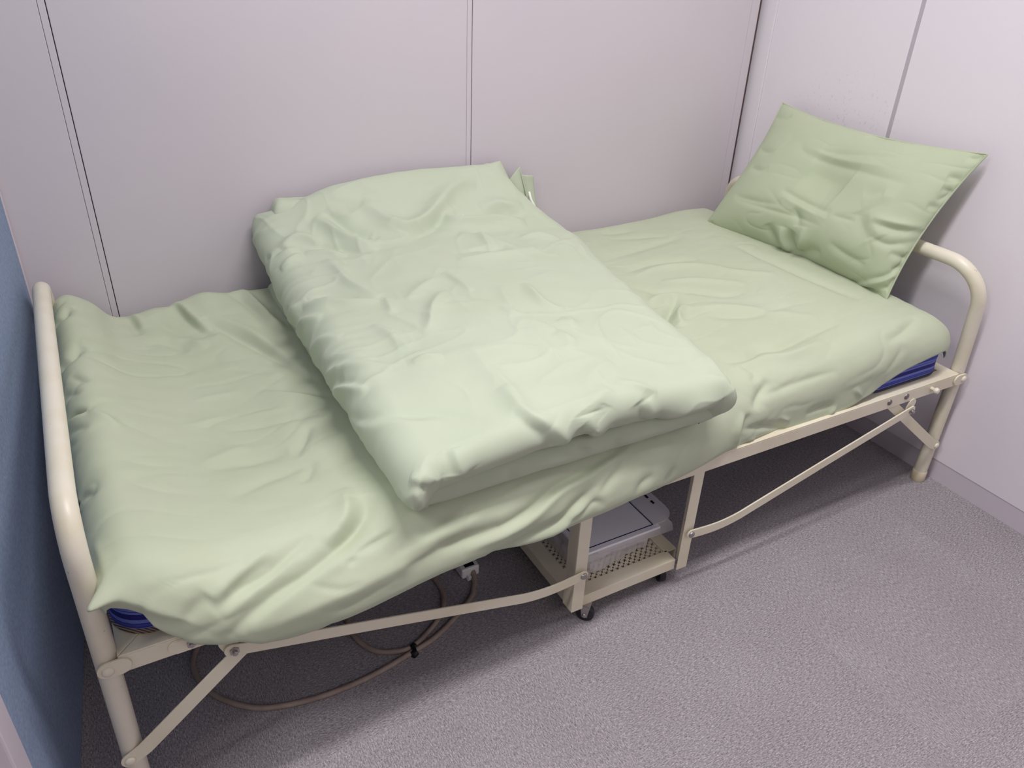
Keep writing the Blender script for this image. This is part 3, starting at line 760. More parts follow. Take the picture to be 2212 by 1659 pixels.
# ==STROKES BEGIN
ST_SHEET = [
    (-0.005, 0.01, 0, [(0.041, 1.815, 0.469), (0.053, 1.757, 0.473), (0.059, 1.704, 0.471)]),
    (0.004, 0.009, 0, [(0.05, 1.815, 0.468), (0.062, 1.787, 0.474), (0.072, 1.729, 0.473)]),
    (-0.009, 0.013, 0, [(0.145, 1.795, 0.483), (0.158, 1.733, 0.478), (0.179, 1.678, 0.474), (0.208, 1.646, 0.472)]),
    (0.007, 0.01, 0, [(0.14, 1.811, 0.479), (0.157, 1.786, 0.487), (0.173, 1.728, 0.481), (0.195, 1.669, 0.474)]),
    (-0.005, 0.016, 0, [(0.098, 1.775, 0.48), (0.116, 1.718, 0.473), (0.153, 1.672, 0.467), (0.186, 1.643, 0.468)]),
    (-0.004, 0.014, 0, [(0.062, 1.656, 0.468), (0.105, 1.653, 0.466), (0.14, 1.607, 0.459)]),
    (0.003, 0.012, 0, [(0.117, 1.668, 0.467), (0.153, 1.652, 0.465), (0.177, 1.602, 0.461)]),
    (-0.01, 0.016, 0, [(0.19, 1.71, 0.482), (0.23, 1.647, 0.473), (0.26, 1.595, 0.466), (0.29, 1.529, 0.462), (0.322, 1.455, 0.46), (0.346, 1.372, 0.457)]),
    (0.006, 0.013, 0, [(0.226, 1.694, 0.482), (0.267, 1.635, 0.471), (0.299, 1.547, 0.464), (0.328, 1.452, 0.46), (0.355, 1.367, 0.458)]),
    (0.005, 0.008, 0, [(0.269, 1.806, 0.489), (0.302, 1.8, 0.488), (0.319, 1.728, 0.482), (0.329, 1.664, 0.476), (0.348, 1.582, 0.47)]),
    (-0.005, 0.01, 0, [(0.258, 1.806, 0.491), (0.284, 1.772, 0.488), (0.303, 1.71, 0.48), (0.317, 1.634, 0.473)]),
    (-0.005, 0.009, 0, [(0.322, 1.786, 0.488), (0.335, 1.731, 0.483), (0.349, 1.653, 0.475), (0.356, 1.61, 0.472)]),
    (-0.002, 0.007, 0, [(0.198, 1.509, 0.452), (0.248, 1.475, 0.453), (0.275, 1.444, 0.455)]),
    (0.003, 0.008, 0, [(0.236, 1.4, 0.447), (0.298, 1.345, 0.453), (0.348, 1.29, 0.456)]),
    (-0.003, 0.008, 0, [(0.24, 1.415, 0.448), (0.303, 1.362, 0.454), (0.351, 1.311, 0.456)]),
    (0.002, 0.01, 0, [(0.106, 1.408, 0.452), (0.153, 1.422, 0.445), (0.21, 1.417, 0.445)]),
    (0.003, 0.01, 0, [(0.085, 1.321, 0.456), (0.137, 1.338, 0.444), (0.198, 1.337, 0.44), (0.272, 1.31, 0.449)]),
    (-0.003, 0.008, 0, [(0.114, 1.309, 0.448), (0.148, 1.336, 0.442), (0.214, 1.339, 0.441), (0.251, 1.331, 0.446)]),
    (-0.003, 0.008, 0, [(0.144, 1.3, 0.442), (0.203, 1.291, 0.439), (0.277, 1.275, 0.45), (0.336, 1.256, 0.455)]),
    (-0.004, 0.011, 0, [(0.289, 1.235, 0.451), (0.263, 1.191, 0.448), (0.247, 1.168, 0.446), (0.249, 1.152, 0.447)]),
    (0.003, 0.014, 0, [(0.089, 1.191, 0.456), (0.13, 1.213, 0.446), (0.175, 1.237, 0.439)]),
    (-0.004, 0.016, 0, [(0.096, 1.173, 0.455), (0.162, 1.181, 0.443), (0.235, 1.18, 0.444)]),
    (-0.003, 0.014, 0, [(0.108, 1.07, 0.458), (0.174, 1.111, 0.445), (0.218, 1.119, 0.445), (0.262, 1.127, 0.45)]),
    (-0.003, 0.01, 0, [(0.262, 1.127, 0.45), (0.248, 1.098, 0.449), (0.229, 1.073, 0.448)]),
    (-0.008, 0.017, 0, [(0.307, 0.988, 0.457), (0.301, 0.964, 0.455), (0.285, 0.944, 0.449), (0.256, 0.925, 0.44), (0.224, 0.91, 0.432)]),
    (0.006, 0.015, 0, [(0.284, 1.022, 0.454), (0.272, 0.97, 0.454), (0.252, 0.943, 0.448), (0.219, 0.925, 0.441)]),
    (-0.009, 0.008, 0, [(-0.099, 1.359, 0.485), (-0.084, 1.351, 0.51), (-0.062, 1.338, 0.521)]),
    (0.005, 0.012, 0, [(-0.06, 1.33, 0.522), (-0.038, 1.304, 0.519), (-0.017, 1.28, 0.508)]),
    (0.004, 0.008, 0, [(-0.099, 1.345, 0.485), (-0.084, 1.334, 0.509), (-0.062, 1.324, 0.521)]),
    (-0.008, 0.012, 0, [(-0.098, 1.548, 0.498), (-0.08, 1.541, 0.522), (-0.06, 1.557, 0.532), (-0.043, 1.568, 0.53)]),
    (-0.007, 0.012, 0, [(-0.096, 1.716, 0.513), (-0.077, 1.715, 0.537), (-0.056, 1.746, 0.542)]),
    (-0.003, 0.009, 0, [(-0.079, 1.475, 0.52), (-0.065, 1.449, 0.526), (-0.051, 1.428, 0.527)]),
    (-0.003, 0.009, 0, [(-0.099, 1.328, 0.483), (-0.082, 1.306, 0.508), (-0.063, 1.286, 0.518)]),
    (-0.003, 0.009, 0, [(-0.097, 1.441, 0.496), (-0.081, 1.417, 0.516), (-0.067, 1.398, 0.523)]),
    (-0.003, 0.008, 0, [(-0.097, 1.148, 0.472), (-0.085, 1.132, 0.492), (-0.068, 1.109, 0.505)]),
    (-0.006, 0.0128, 0, [(0.044, 0.881, 0.415), (0.08, 0.893, 0.428), (0.126, 0.903, 0.432), (0.163, 0.92, 0.442), (0.204, 0.943, 0.45)]),
    (0.004, 0.0119, 0, [(0.044, 0.889, 0.433), (0.072, 0.902, 0.44), (0.108, 0.919, 0.446), (0.142, 0.938, 0.452)]),
    (0.004, 0.0102, 0, [(0.055, 0.878, 0.405), (0.094, 0.889, 0.419), (0.143, 0.904, 0.431), (0.182, 0.923, 0.442)]),
    (-0.007, 0.0128, 0, [(0.044, 0.879, 0.36), (0.09, 0.874, 0.391), (0.135, 0.883, 0.409), (0.175, 0.891, 0.417), (0.222, 0.907, 0.429), (0.267, 0.927, 0.441), (0.286, 0.949, 0.451)]),
    (0.004, 0.0136, 0, [(0.067, 0.871, 0.364), (0.119, 0.874, 0.394), (0.187, 0.889, 0.414), (0.248, 0.911, 0.432)]),
    (-0.003, 0.0102, 0, [(0.072, 0.895, 0.433), (0.105, 0.911, 0.44), (0.136, 0.92, 0.444)]),
    (-0.0018, 0.0042, 0, [(0.18, 0.884, 0.409), (0.219, 0.874, 0.389), (0.259, 0.875, 0.385)]),
    (0.005, 0.0187, 0, [(0.085, 0.868, 0.369), (0.165, 0.868, 0.378), (0.244, 0.873, 0.382), (0.316, 0.88, 0.387), (0.392, 0.889, 0.397)]),
    (-0.003, 0.0051, 0, [(0.259, 0.9, 0.421), (0.294, 0.906, 0.426), (0.331, 0.912, 0.431)]),
    (-0.0018, 0.0042, 0, [(0.243, 0.892, 0.414), (0.259, 0.895, 0.416)]),
    (-0.002, 0.0119, 0, [(0.238, 1.169, 0.445), (0.266, 1.203, 0.448), (0.288, 1.236, 0.451)]),
    (-0.004, 0.0136, 0, [(0.009, 0.886, 0.416), (0.025, 0.886, 0.431), (0.043, 0.894, 0.441)]),
    (0.004, 0.0119, 0, [(-0.071, 0.929, 0.483), (-0.045, 0.908, 0.458), (-0.017, 0.895, 0.434), (0.007, 0.886, 0.419)]),
    (0.002, 0.0085, 0, [(-0.081, 1.016, 0.489), (-0.074, 0.969, 0.493), (-0.066, 0.931, 0.488)]),
    (0.005, 0.0102, 0, [(0.436, 0.883, 0.369), (0.492, 0.884, 0.371), (0.559, 0.886, 0.384), (0.632, 0.9, 0.413), (0.709, 0.911, 0.422), (0.804, 0.931, 0.435)]),
    (-0.006, 0.0119, 0, [(0.4, 0.884, 0.382), (0.481, 0.886, 0.384), (0.557, 0.891, 0.396), (0.62, 0.904, 0.419), (0.697, 0.916, 0.429), (0.8, 0.937, 0.44)]),
    (-0.006, 0.0119, 0, [(0.483, 0.89, 0.333), (0.574, 0.882, 0.351), (0.626, 0.883, 0.361), (0.659, 0.887, 0.38), (0.701, 0.895, 0.397), (0.755, 0.907, 0.412)]),
    (0.004, 0.0102, 0, [(0.529, 0.89, 0.332), (0.616, 0.886, 0.339), (0.654, 0.884, 0.361), (0.699, 0.889, 0.376)]),
    (-0.003, 0.0102, 0, [(0.714, 0.891, 0.384), (0.75, 0.905, 0.409), (0.783, 0.916, 0.42)]),
    (0.003, 0.0102, 0, [(0.682, 0.89, 0.388), (0.726, 0.9, 0.404), (0.762, 0.912, 0.418)]),
    (-0.003, 0.0068, 0, [(0.637, 0.883, 0.353), (0.666, 0.884, 0.357), (0.699, 0.888, 0.373), (0.723, 0.888, 0.356)]),
    (-0.003, 0.0102, 0, [(0.801, 0.898, 0.34), (0.811, 0.896, 0.367), (0.845, 0.902, 0.379)]),
    (-0.003, 0.0085, 0, [(0.877, 0.904, 0.345), (0.892, 0.906, 0.361), (0.91, 0.91, 0.368)]),
    (-0.003, 0.0102, 0, [(0.367, 0.901, 0.418), (0.413, 0.911, 0.428), (0.447, 0.907, 0.425)]),
    (0.003, 0.0153, 0, [(0.315, 0.887, 0.402), (0.405, 0.895, 0.407), (0.474, 0.899, 0.413)]),
    (-0.004, 0.0153, 0, [(0.327, 0.879, 0.381), (0.431, 0.887, 0.389), (0.508, 0.89, 0.396)]),
    (0.005, 0.012, 0, [(1.198, 1.486, 0.491), (1.31, 1.498, 0.497), (1.401, 1.455, 0.503), (1.455, 1.38, 0.507), (1.54, 1.311, 0.511)]),
    (-0.005, 0.012, 0, [(1.208, 1.517, 0.493), (1.327, 1.537, 0.498), (1.427, 1.486, 0.506)]),
    (-0.005, 0.012, 0, [(1.18, 1.438, 0.488), (1.223, 1.387, 0.488), (1.288, 1.363, 0.491), (1.354, 1.299, 0.492), (1.41, 1.287, 0.497)]),
    (0.004, 0.01, 0, [(1.258, 1.431, 0.492), (1.333, 1.403, 0.495), (1.399, 1.351, 0.499), (1.439, 1.313, 0.502)]),
    (-0.012, 0.016, 0, [(1.251, 1.355, 0.488), (1.195, 1.312, 0.481), (1.153, 1.274, 0.477), (1.137, 1.232, 0.474)]),
    (0.009, 0.011, 0, [(1.238, 1.309, 0.485), (1.193, 1.282, 0.48), (1.167, 1.236, 0.476)]),
    (0.005, 0.01, 0, [(1.169, 1.368, 0.483), (1.245, 1.369, 0.489), (1.271, 1.349, 0.489)]),
    (-0.004, 0.01, 0, [(1.151, 1.336, 0.48), (1.219, 1.351, 0.486)]),
    (0.004, 0.014, 0, [(1.226, 1.294, 0.483), (1.316, 1.256, 0.487), (1.394, 1.18, 0.489), (1.466, 1.101, 0.495)]),
    (-0.004, 0.014, 0, [(1.246, 1.242, 0.482), (1.324, 1.199, 0.485), (1.456, 1.181, 0.497)]),
    (-0.006, 0.014, 0, [(1.136, 1.064, 0.472), (1.193, 1.046, 0.474), (1.245, 1.066, 0.476), (1.301, 1.054, 0.479), (1.399, 1.065, 0.486), (1.489, 1.066, 0.496)]),
    (0.005, 0.014, 0, [(1.141, 1.03, 0.472), (1.215, 1.035, 0.475), (1.291, 1.016, 0.476), (1.4, 1.027, 0.484)]),
    (-0.003, 0.009, 0, [(1.164, 0.96, 0.435), (1.273, 0.962, 0.443), (1.384, 0.958, 0.446)]),
    (-0.004, 0.01, 0, [(1.159, 1.038, 0.473), (1.176, 1.003, 0.468), (1.152, 0.987, 0.46)]),
    (-0.002, 0.012, 0, [(1.591, 0.955, 0.467), (1.556, 0.942, 0.432), (1.536, 0.94, 0.414)]),
    (-0.004, 0.012, 0, [(1.68, 0.998, 0.497), (1.608, 0.976, 0.487), (1.543, 0.967, 0.477)]),
    (0.003, 0.004, 0, [(1.21, 0.942, 0.381), (1.244, 0.942, 0.361)]),
    (0.003, 0.004, 0, [(1.374, 0.942, 0.341), (1.39, 0.942, 0.36)]),
    (0.003, 0.004, 0, [(1.438, 0.942, 0.394), (1.47, 0.941, 0.364)]),
    (0.003, 0.004, 0, [(1.122, 0.938, 0.351), (1.149, 0.944, 0.344)]),
    (-0.006, 0.01, 0, [(1.119, 0.946, 0.413), (1.099, 0.935, 0.379), (1.105, 0.939, 0.345)]),
    (0.005, 0.009, 0, [(1.103, 0.947, 0.417), (1.082, 0.935, 0.389), (1.088, 0.934, 0.349)]),
    (-0.005, 0.009, 0, [(1.101, 0.935, 0.382), (1.161, 0.94, 0.372), (1.245, 0.943, 0.342)]),
    (-0.004, 0.009, 0, [(1.292, 0.942, 0.367), (1.339, 0.942, 0.369), (1.383, 0.942, 0.362)]),
    (-0.003, 0.012, 0, [(1.3, 1.765, 0.505), (1.404, 1.743, 0.507)]),
    (-0.003, 0.012, 0, [(1.296, 1.722, 0.503), (1.388, 1.694, 0.505), (1.466, 1.664, 0.51)]),
    (-0.005, 0.014, 0, [(1.581, 1.526, 0.517), (1.585, 1.392, 0.516), (1.607, 1.234, 0.509), (1.623, 1.117, 0.504)]),
    (-0.004, 0.02, 0, [(1.199, 1.598, 0.497), (1.318, 1.626, 0.5), (1.511, 1.636, 0.513)]),
    (-0.006, 0.012, 0, [(1.194, 0.981, 0.457), (1.152, 0.959, 0.434), (1.136, 0.948, 0.416)]),
]
ST_DUVET = [
    (-0.015, 0.022, 0, [(0.588, 1.761, 0.674), (0.615, 1.744, 0.663), (0.641, 1.706, 0.643), (0.677, 1.681, 0.634), (0.722, 1.694, 0.64), (0.767, 1.725, 0.654), (0.817, 1.765, 0.679), (0.867, 1.784, 0.692), (0.902, 1.777, 0.684)]),
    (0.009, 0.018, 0, [(0.652, 1.641, 0.622), (0.721, 1.664, 0.629), (0.779, 1.703, 0.643), (0.81, 1.731, 0.656)]),
    (-0.014, 0.016, 0, [(0.81, 1.721, 0.65), (0.785, 1.697, 0.64), (0.802, 1.676, 0.631), (0.848, 1.667, 0.626), (0.915, 1.671, 0.622), (0.983, 1.653, 0.613)]),
    (0.009, 0.014, 0, [(0.806, 1.703, 0.641), (0.855, 1.69, 0.633), (0.938, 1.695, 0.629), (1.001, 1.686, 0.622)]),
    (-0.012, 0.018, 0, [(0.473, 1.759, 0.657), (0.496, 1.734, 0.646), (0.515, 1.698, 0.631), (0.543, 1.664, 0.622), (0.583, 1.633, 0.616)]),
    (0.008, 0.014, 0, [(0.502, 1.762, 0.664), (0.528, 1.724, 0.645), (0.556, 1.69, 0.631), (0.593, 1.66, 0.624)]),
    (-0.009, 0.012, 0, [(0.379, 1.698, 0.619), (0.411, 1.716, 0.63), (0.438, 1.713, 0.63), (0.463, 1.685, 0.622)]),
    (0.007, 0.01, 0, [(0.424, 1.683, 0.619), (0.47, 1.671, 0.618), (0.515, 1.645, 0.615), (0.554, 1.609, 0.611)]),
    (-0.006, 0.009, 0, [(0.422, 1.668, 0.615), (0.464, 1.654, 0.613), (0.505, 1.626, 0.609)]),
    (-0.006, 0.008, 0, [(0.354, 1.696, 0.597), (0.385, 1.681, 0.616), (0.413, 1.686, 0.62)]),
    (-0.007, 0.008, 0, [(0.361, 1.643, 0.592), (0.38, 1.647, 0.605), (0.414, 1.664, 0.613)]),
    (0.006, 0.007, 0, [(0.346, 1.728, 0.589), (0.362, 1.695, 0.606), (0.389, 1.691, 0.619)]),
    (-0.007, 0.012, 0, [(0.78, 1.629, 0.62), (0.826, 1.588, 0.615), (0.855, 1.54, 0.61), (0.885, 1.504, 0.606)]),
    (-0.005, 0.008, 0, [(0.823, 1.609, 0.616), (0.821, 1.527, 0.611)]),
    (-0.007, 0.012, 0, [(0.917, 1.57, 0.608), (0.975, 1.58, 0.604), (1.02, 1.551, 0.599)]),
    (-0.006, 0.014, 0, [(0.719, 1.501, 0.613), (0.8, 1.494, 0.61), (0.865, 1.494, 0.606), (0.949, 1.513, 0.601)]),
    (0.005, 0.012, 0, [(0.724, 1.538, 0.615), (0.798, 1.533, 0.613), (0.874, 1.526, 0.608)]),
    (-0.005, 0.008, 0, [(0.662, 1.45, 0.609), (0.67, 1.39, 0.608), (0.675, 1.337, 0.608)]),
    (-0.008, 0.014, 0, [(0.796, 1.333, 0.605), (0.784, 1.257, 0.603), (0.791, 1.222, 0.602), (0.815, 1.196, 0.599)]),
    (-0.007, 0.014, 0, [(0.624, 1.368, 0.606), (0.579, 1.316, 0.602), (0.545, 1.257, 0.599), (0.519, 1.229, 0.596)]),
    (-0.004, 0.014, 0, [(0.541, 1.373, 0.6), (0.598, 1.411, 0.605), (0.639, 1.434, 0.608)]),
    (-0.004, 0.01, 0, [(0.509, 1.403, 0.598), (0.499, 1.334, 0.596)]),
    (-0.007, 0.012, 0, [(0.359, 1.473, 0.578), (0.397, 1.446, 0.592), (0.436, 1.417, 0.593), (0.494, 1.399, 0.597)]),
    (0.005, 0.01, 0, [(0.375, 1.476, 0.589), (0.418, 1.468, 0.594), (0.463, 1.432, 0.595)]),
    (-0.007, 0.014, 0, [(0.46, 1.629, 0.607), (0.465, 1.566, 0.602), (0.466, 1.513, 0.599), (0.481, 1.463, 0.597), (0.502, 1.412, 0.598)]),
    (-0.008, 0.012, 0, [(0.345, 1.534, 0.521), (0.351, 1.486, 0.57), (0.37, 1.484, 0.587)]),
    (-0.007, 0.01, 0, [(0.344, 1.47, 0.517), (0.35, 1.425, 0.567), (0.373, 1.394, 0.586)]),
    (-0.006, 0.01, 0, [(0.339, 1.361, 0.529), (0.356, 1.322, 0.573), (0.382, 1.297, 0.586)]),
    (0.007, 0.01, 0, [(0.34, 1.241, 0.515), (0.344, 1.181, 0.555), (0.366, 1.127, 0.575)]),
    (-0.007, 0.011, 0, [(0.341, 1.223, 0.51), (0.344, 1.163, 0.555), (0.362, 1.117, 0.572)]),
    (-0.006, 0.01, 0, [(0.341, 1.264, 0.513), (0.34, 1.239, 0.547), (0.361, 1.201, 0.575), (0.424, 1.151, 0.586)]),
    (-0.005, 0.014, 0, [(0.447, 1.311, 0.591), (0.463, 1.257, 0.591), (0.472, 1.188, 0.59)]),
    (-0.004, 0.006, 0, [(0.459, 1.143, 0.588), (0.491, 1.142, 0.591), (0.515, 1.138, 0.593)]),
    (-0.004, 0.014, 0, [(0.577, 1.056, 0.591), (0.576, 0.987, 0.584), (0.577, 0.941, 0.58)]),
    (-0.004, 0.014, 0, [(0.74, 1.341, 0.608), (0.721, 1.278, 0.607), (0.703, 1.203, 0.605)]),
    (-0.005, 0.014, 0, [(0.774, 1.162, 0.602), (0.789, 1.137, 0.599), (0.796, 1.173, 0.6)]),
    (-0.008, 0.02, 0, [(0.884, 1.721, 0.646), (0.944, 1.727, 0.645), (1.008, 1.716, 0.636)]),
    (-0.005, 0.014, 0, [(0.51, 1.772, 0.672), (0.552, 1.744, 0.659), (0.589, 1.753, 0.668), (0.627, 1.752, 0.67)]),
    (-0.008, 0.018, 0, [(0.564, 1.002, 0.584), (0.566, 0.932, 0.578), (0.584, 0.902, 0.57), (0.633, 0.898, 0.525)]),
    (0.006, 0.014, 0, [(0.548, 0.936, 0.576), (0.567, 0.899, 0.565), (0.603, 0.895, 0.527)]),
    (-0.007, 0.018, 0, [(0.672, 0.895, 0.566), (0.675, 0.89, 0.543), (0.709, 0.904, 0.519)]),
    (0.004, 0.016, 0, [(0.655, 0.891, 0.552), (0.677, 0.903, 0.52), (0.686, 0.898, 0.526)]),
    (0.005, 0.015, 0, [(0.775, 0.896, 0.562), (0.783, 0.89, 0.538), (0.799, 0.904, 0.511)]),
    (-0.005, 0.015, 0, [(0.794, 0.897, 0.561), (0.803, 0.891, 0.532), (0.801, 0.899, 0.516)]),
    (-0.004, 0.016, 0, [(0.732, 0.927, 0.581), (0.694, 0.908, 0.578), (0.691, 0.897, 0.568)]),
    (-0.004, 0.008, 0, [(0.763, 0.946, 0.581), (0.79, 0.919, 0.576), (0.821, 0.903, 0.565)]),
    (-0.007, 0.017, 0, [(0.43, 0.914, 0.56), (0.429, 0.893, 0.542), (0.439, 0.891, 0.52)]),
    (0.004, 0.015, 0, [(0.415, 0.916, 0.56), (0.418, 0.899, 0.55), (0.417, 0.89, 0.528)]),
    (-0.004, 0.01, 0, [(0.353, 0.903, 0.535), (0.364, 0.887, 0.536), (0.377, 0.886, 0.524)]),
    (-0.004, 0.01, 0, [(0.367, 0.895, 0.547), (0.382, 0.889, 0.533), (0.399, 0.89, 0.526)]),
    (0.003, 0.009, 0, [(0.355, 0.891, 0.532), (0.373, 0.885, 0.522)]),
    (-0.004, 0.01, 0, [(0.346, 0.914, 0.486), (0.352, 0.885, 0.517), (0.365, 0.884, 0.522)]),
    (-0.004, 0.009, 0, [(0.365, 0.884, 0.522), (0.358, 0.885, 0.499), (0.367, 0.915, 0.462)]),
    (0.004, 0.012, 0, [(0.338, 1.144, 0.512), (0.342, 1.064, 0.546), (0.397, 1.015, 0.57), (0.447, 0.994, 0.571), (0.507, 0.939, 0.572)]),
    (-0.004, 0.014, 0, [(0.339, 1.137, 0.508), (0.339, 1.058, 0.539), (0.39, 0.998, 0.568), (0.44, 0.979, 0.569)]),
    (-0.004, 0.016, 0, [(0.601, 0.896, 0.565), (0.619, 0.89, 0.542), (0.64, 0.9, 0.523)]),
    (-0.004, 0.012, 0, [(0.341, 1.286, 0.547), (0.366, 1.234, 0.579), (0.411, 1.194, 0.586)]),
    (-0.005, 0.01, 0, [(0.341, 1.245, 0.511), (0.339, 1.186, 0.545), (0.365, 1.113, 0.573)]),
    (-0.003, 0.02, 0, [(0.574, 1.152, 0.599), (0.562, 1.037, 0.587), (0.56, 0.973, 0.581)]),
    (-0.003, 0.018, 0, [(0.694, 1.152, 0.604), (0.697, 1.066, 0.597), (0.694, 0.988, 0.589)]),
    (-0.003, 0.016, 0, [(0.452, 1.146, 0.587), (0.483, 1.143, 0.59), (0.513, 1.137, 0.593)]),
    (-0.004, 0.02, 0, [(0.694, 0.941, 0.584), (0.745, 0.984, 0.587), (0.788, 0.994, 0.585)]),
    (-0.006, 0.02, 0, [(0.833, 0.902, 0.509), (0.896, 0.892, 0.519), (0.967, 0.888, 0.521)]),
    (-0.005, 0.014, 0, [(1.01, 0.997, 0.551), (0.99, 0.936, 0.549), (0.991, 0.897, 0.541)]),
    (-0.004, 0.014, 0, [(0.736, 1.114, 0.6), (0.747, 1.087, 0.597), (0.735, 1.053, 0.594)]),
]
ST_LOW = [
    (-0.008, 0.009, 0, [(0.663, 0.913, 0.494), (0.678, 0.908, 0.478), (0.688, 0.909, 0.485)]),
    (-0.006, 0.01, 0, [(0.526, 0.911, 0.491), (0.542, 0.918, 0.457)]),
    (-0.006, 0.01, 0, [(0.741, 0.909, 0.486), (0.758, 0.916, 0.458)]),
]
ST_PILLOW = [
    (-0.002, 0.009, 0, [(1.752, 1.53, 0.776), (1.758, 1.422, 0.779), (1.775, 1.3, 0.797), (1.787, 1.228, 0.806)]),
    (-0.004, 0.012, 0, [(1.744, 1.515, 0.768), (1.744, 1.428, 0.757), (1.749, 1.335, 0.757), (1.749, 1.253, 0.76), (1.759, 1.166, 0.76)]),
    (0.003, 0.01, 0, [(1.755, 1.512, 0.78), (1.753, 1.416, 0.771), (1.758, 1.324, 0.774), (1.765, 1.242, 0.783)]),
    (-0.006, 0.009, 0, [(1.679, 1.478, 0.671), (1.682, 1.399, 0.661), (1.683, 1.312, 0.656)]),
    (-0.003, 0.007, 0, [(1.682, 1.306, 0.653), (1.687, 1.24, 0.657)]),
    (0.005, 0.01, 0, [(1.671, 1.472, 0.657), (1.674, 1.396, 0.646), (1.675, 1.315, 0.639)]),
    (-0.013, 0.015, 0, [(1.66, 1.396, 0.583), (1.667, 1.404, 0.55), (1.689, 1.387, 0.515)]),
    (0.01, 0.013, 0, [(1.656, 1.431, 0.584), (1.664, 1.429, 0.55), (1.686, 1.412, 0.515)]),
    (-0.01, 0.014, 0, [(1.651, 1.48, 0.578), (1.659, 1.463, 0.552), (1.676, 1.444, 0.522)]),
    (0.009, 0.014, 0, [(1.662, 1.368, 0.604), (1.664, 1.365, 0.571), (1.678, 1.377, 0.532)]),
    (-0.008, 0.014, 0, [(1.689, 1.387, 0.515), (1.674, 1.336, 0.547), (1.674, 1.302, 0.551)]),
    (-0.006, 0.01, 0, [(1.666, 1.418, 0.637), (1.664, 1.396, 0.623), (1.66, 1.39, 0.597)]),
    (-0.007, 0.01, 0, [(1.696, 1.201, 0.665), (1.714, 1.141, 0.663), (1.762, 1.1, 0.662)]),
    (0.006, 0.009, 0, [(1.702, 1.2, 0.676), (1.72, 1.142, 0.676), (1.767, 1.099, 0.673)]),
    (-0.006, 0.009, 0, [(1.687, 1.188, 0.636), (1.7, 1.139, 0.628), (1.751, 1.102, 0.642)]),
    (-0.006, 0.008, 0, [(1.7, 1.129, 0.61), (1.728, 1.103, 0.602), (1.736, 1.103, 0.614)]),
    (-0.006, 0.008, 0, [(1.699, 1.111, 0.571), (1.724, 1.102, 0.584), (1.733, 1.103, 0.603)]),
    (-0.007, 0.008, 0, [(1.704, 1.212, 0.502), (1.687, 1.124, 0.55), (1.722, 1.102, 0.579)]),
    (0.006, 0.008, 0, [(1.704, 1.197, 0.501), (1.687, 1.121, 0.541), (1.719, 1.101, 0.568)]),
    (-0.007, 0.008, 0, [(1.704, 1.174, 0.5), (1.692, 1.104, 0.529), (1.71, 1.101, 0.553)]),
    (-0.005, 0.007, 0, [(1.701, 1.154, 0.5), (1.691, 1.1, 0.515)]),
    (0.004, 0.02, 0, [(1.71, 1.25, 0.697), (1.729, 1.203, 0.724), (1.734, 1.176, 0.724)]),
    (-0.003, 0.02, 0, [(1.72, 1.259, 0.712), (1.734, 1.21, 0.732)]),
    (-0.007, 0.026, 0, [(1.698, 1.247, 0.677), (1.689, 1.219, 0.656), (1.683, 1.186, 0.625)]),
    (0.006, 0.024, 0, [(1.706, 1.22, 0.688), (1.697, 1.192, 0.663), (1.693, 1.162, 0.636)]),
    (-0.005, 0.009, 0, [(1.777, 1.103, 0.738), (1.797, 1.09, 0.749), (1.807, 1.086, 0.762)]),
    (-0.005, 0.009, 0, [(1.788, 1.105, 0.766), (1.798, 1.091, 0.762), (1.806, 1.086, 0.762)]),
    (-0.005, 0.009, 0, [(1.763, 1.112, 0.724), (1.787, 1.094, 0.722)]),
    (-0.005, 0.009, 0, [(1.8, 1.107, 0.793), (1.818, 1.081, 0.788)]),
    (-0.004, 0.009, 0, [(1.655, 1.623, 0.616), (1.652, 1.534, 0.625), (1.663, 1.458, 0.637)]),
    (-0.003, 0.007, 0, [(1.648, 1.608, 0.608), (1.653, 1.486, 0.616), (1.664, 1.39, 0.621), (1.668, 1.317, 0.62)]),
    (-0.006, 0.009, 0, [(1.634, 1.682, 0.525), (1.636, 1.664, 0.508), (1.646, 1.646, 0.502)]),
    (-0.004, 0.009, 0, [(1.703, 1.628, 0.691), (1.693, 1.584, 0.695), (1.701, 1.56, 0.708)]),
    (-0.004, 0.009, 0, [(1.742, 1.644, 0.734), (1.728, 1.602, 0.737), (1.728, 1.575, 0.743)]),
    (-0.004, 0.009, 0, [(1.815, 1.676, 0.808), (1.809, 1.642, 0.817), (1.819, 1.621, 0.828)]),
    (-0.004, 0.009, 0, [(1.835, 1.097, 0.837), (1.839, 1.078, 0.838), (1.847, 1.068, 0.846)]),
    (-0.004, 0.012, 0, [(1.811, 1.362, 0.825), (1.829, 1.332, 0.829), (1.83, 1.289, 0.831)]),
    (-0.014, 0.06, 0, [(1.724, 1.447, 0.727), (1.729, 1.379, 0.721), (1.725, 1.323, 0.713)]),
    (-0.005, 0.012, 0, [(1.668, 1.283, 0.591), (1.672, 1.234, 0.575), (1.678, 1.168, 0.566)]),
]
# ==STROKES END

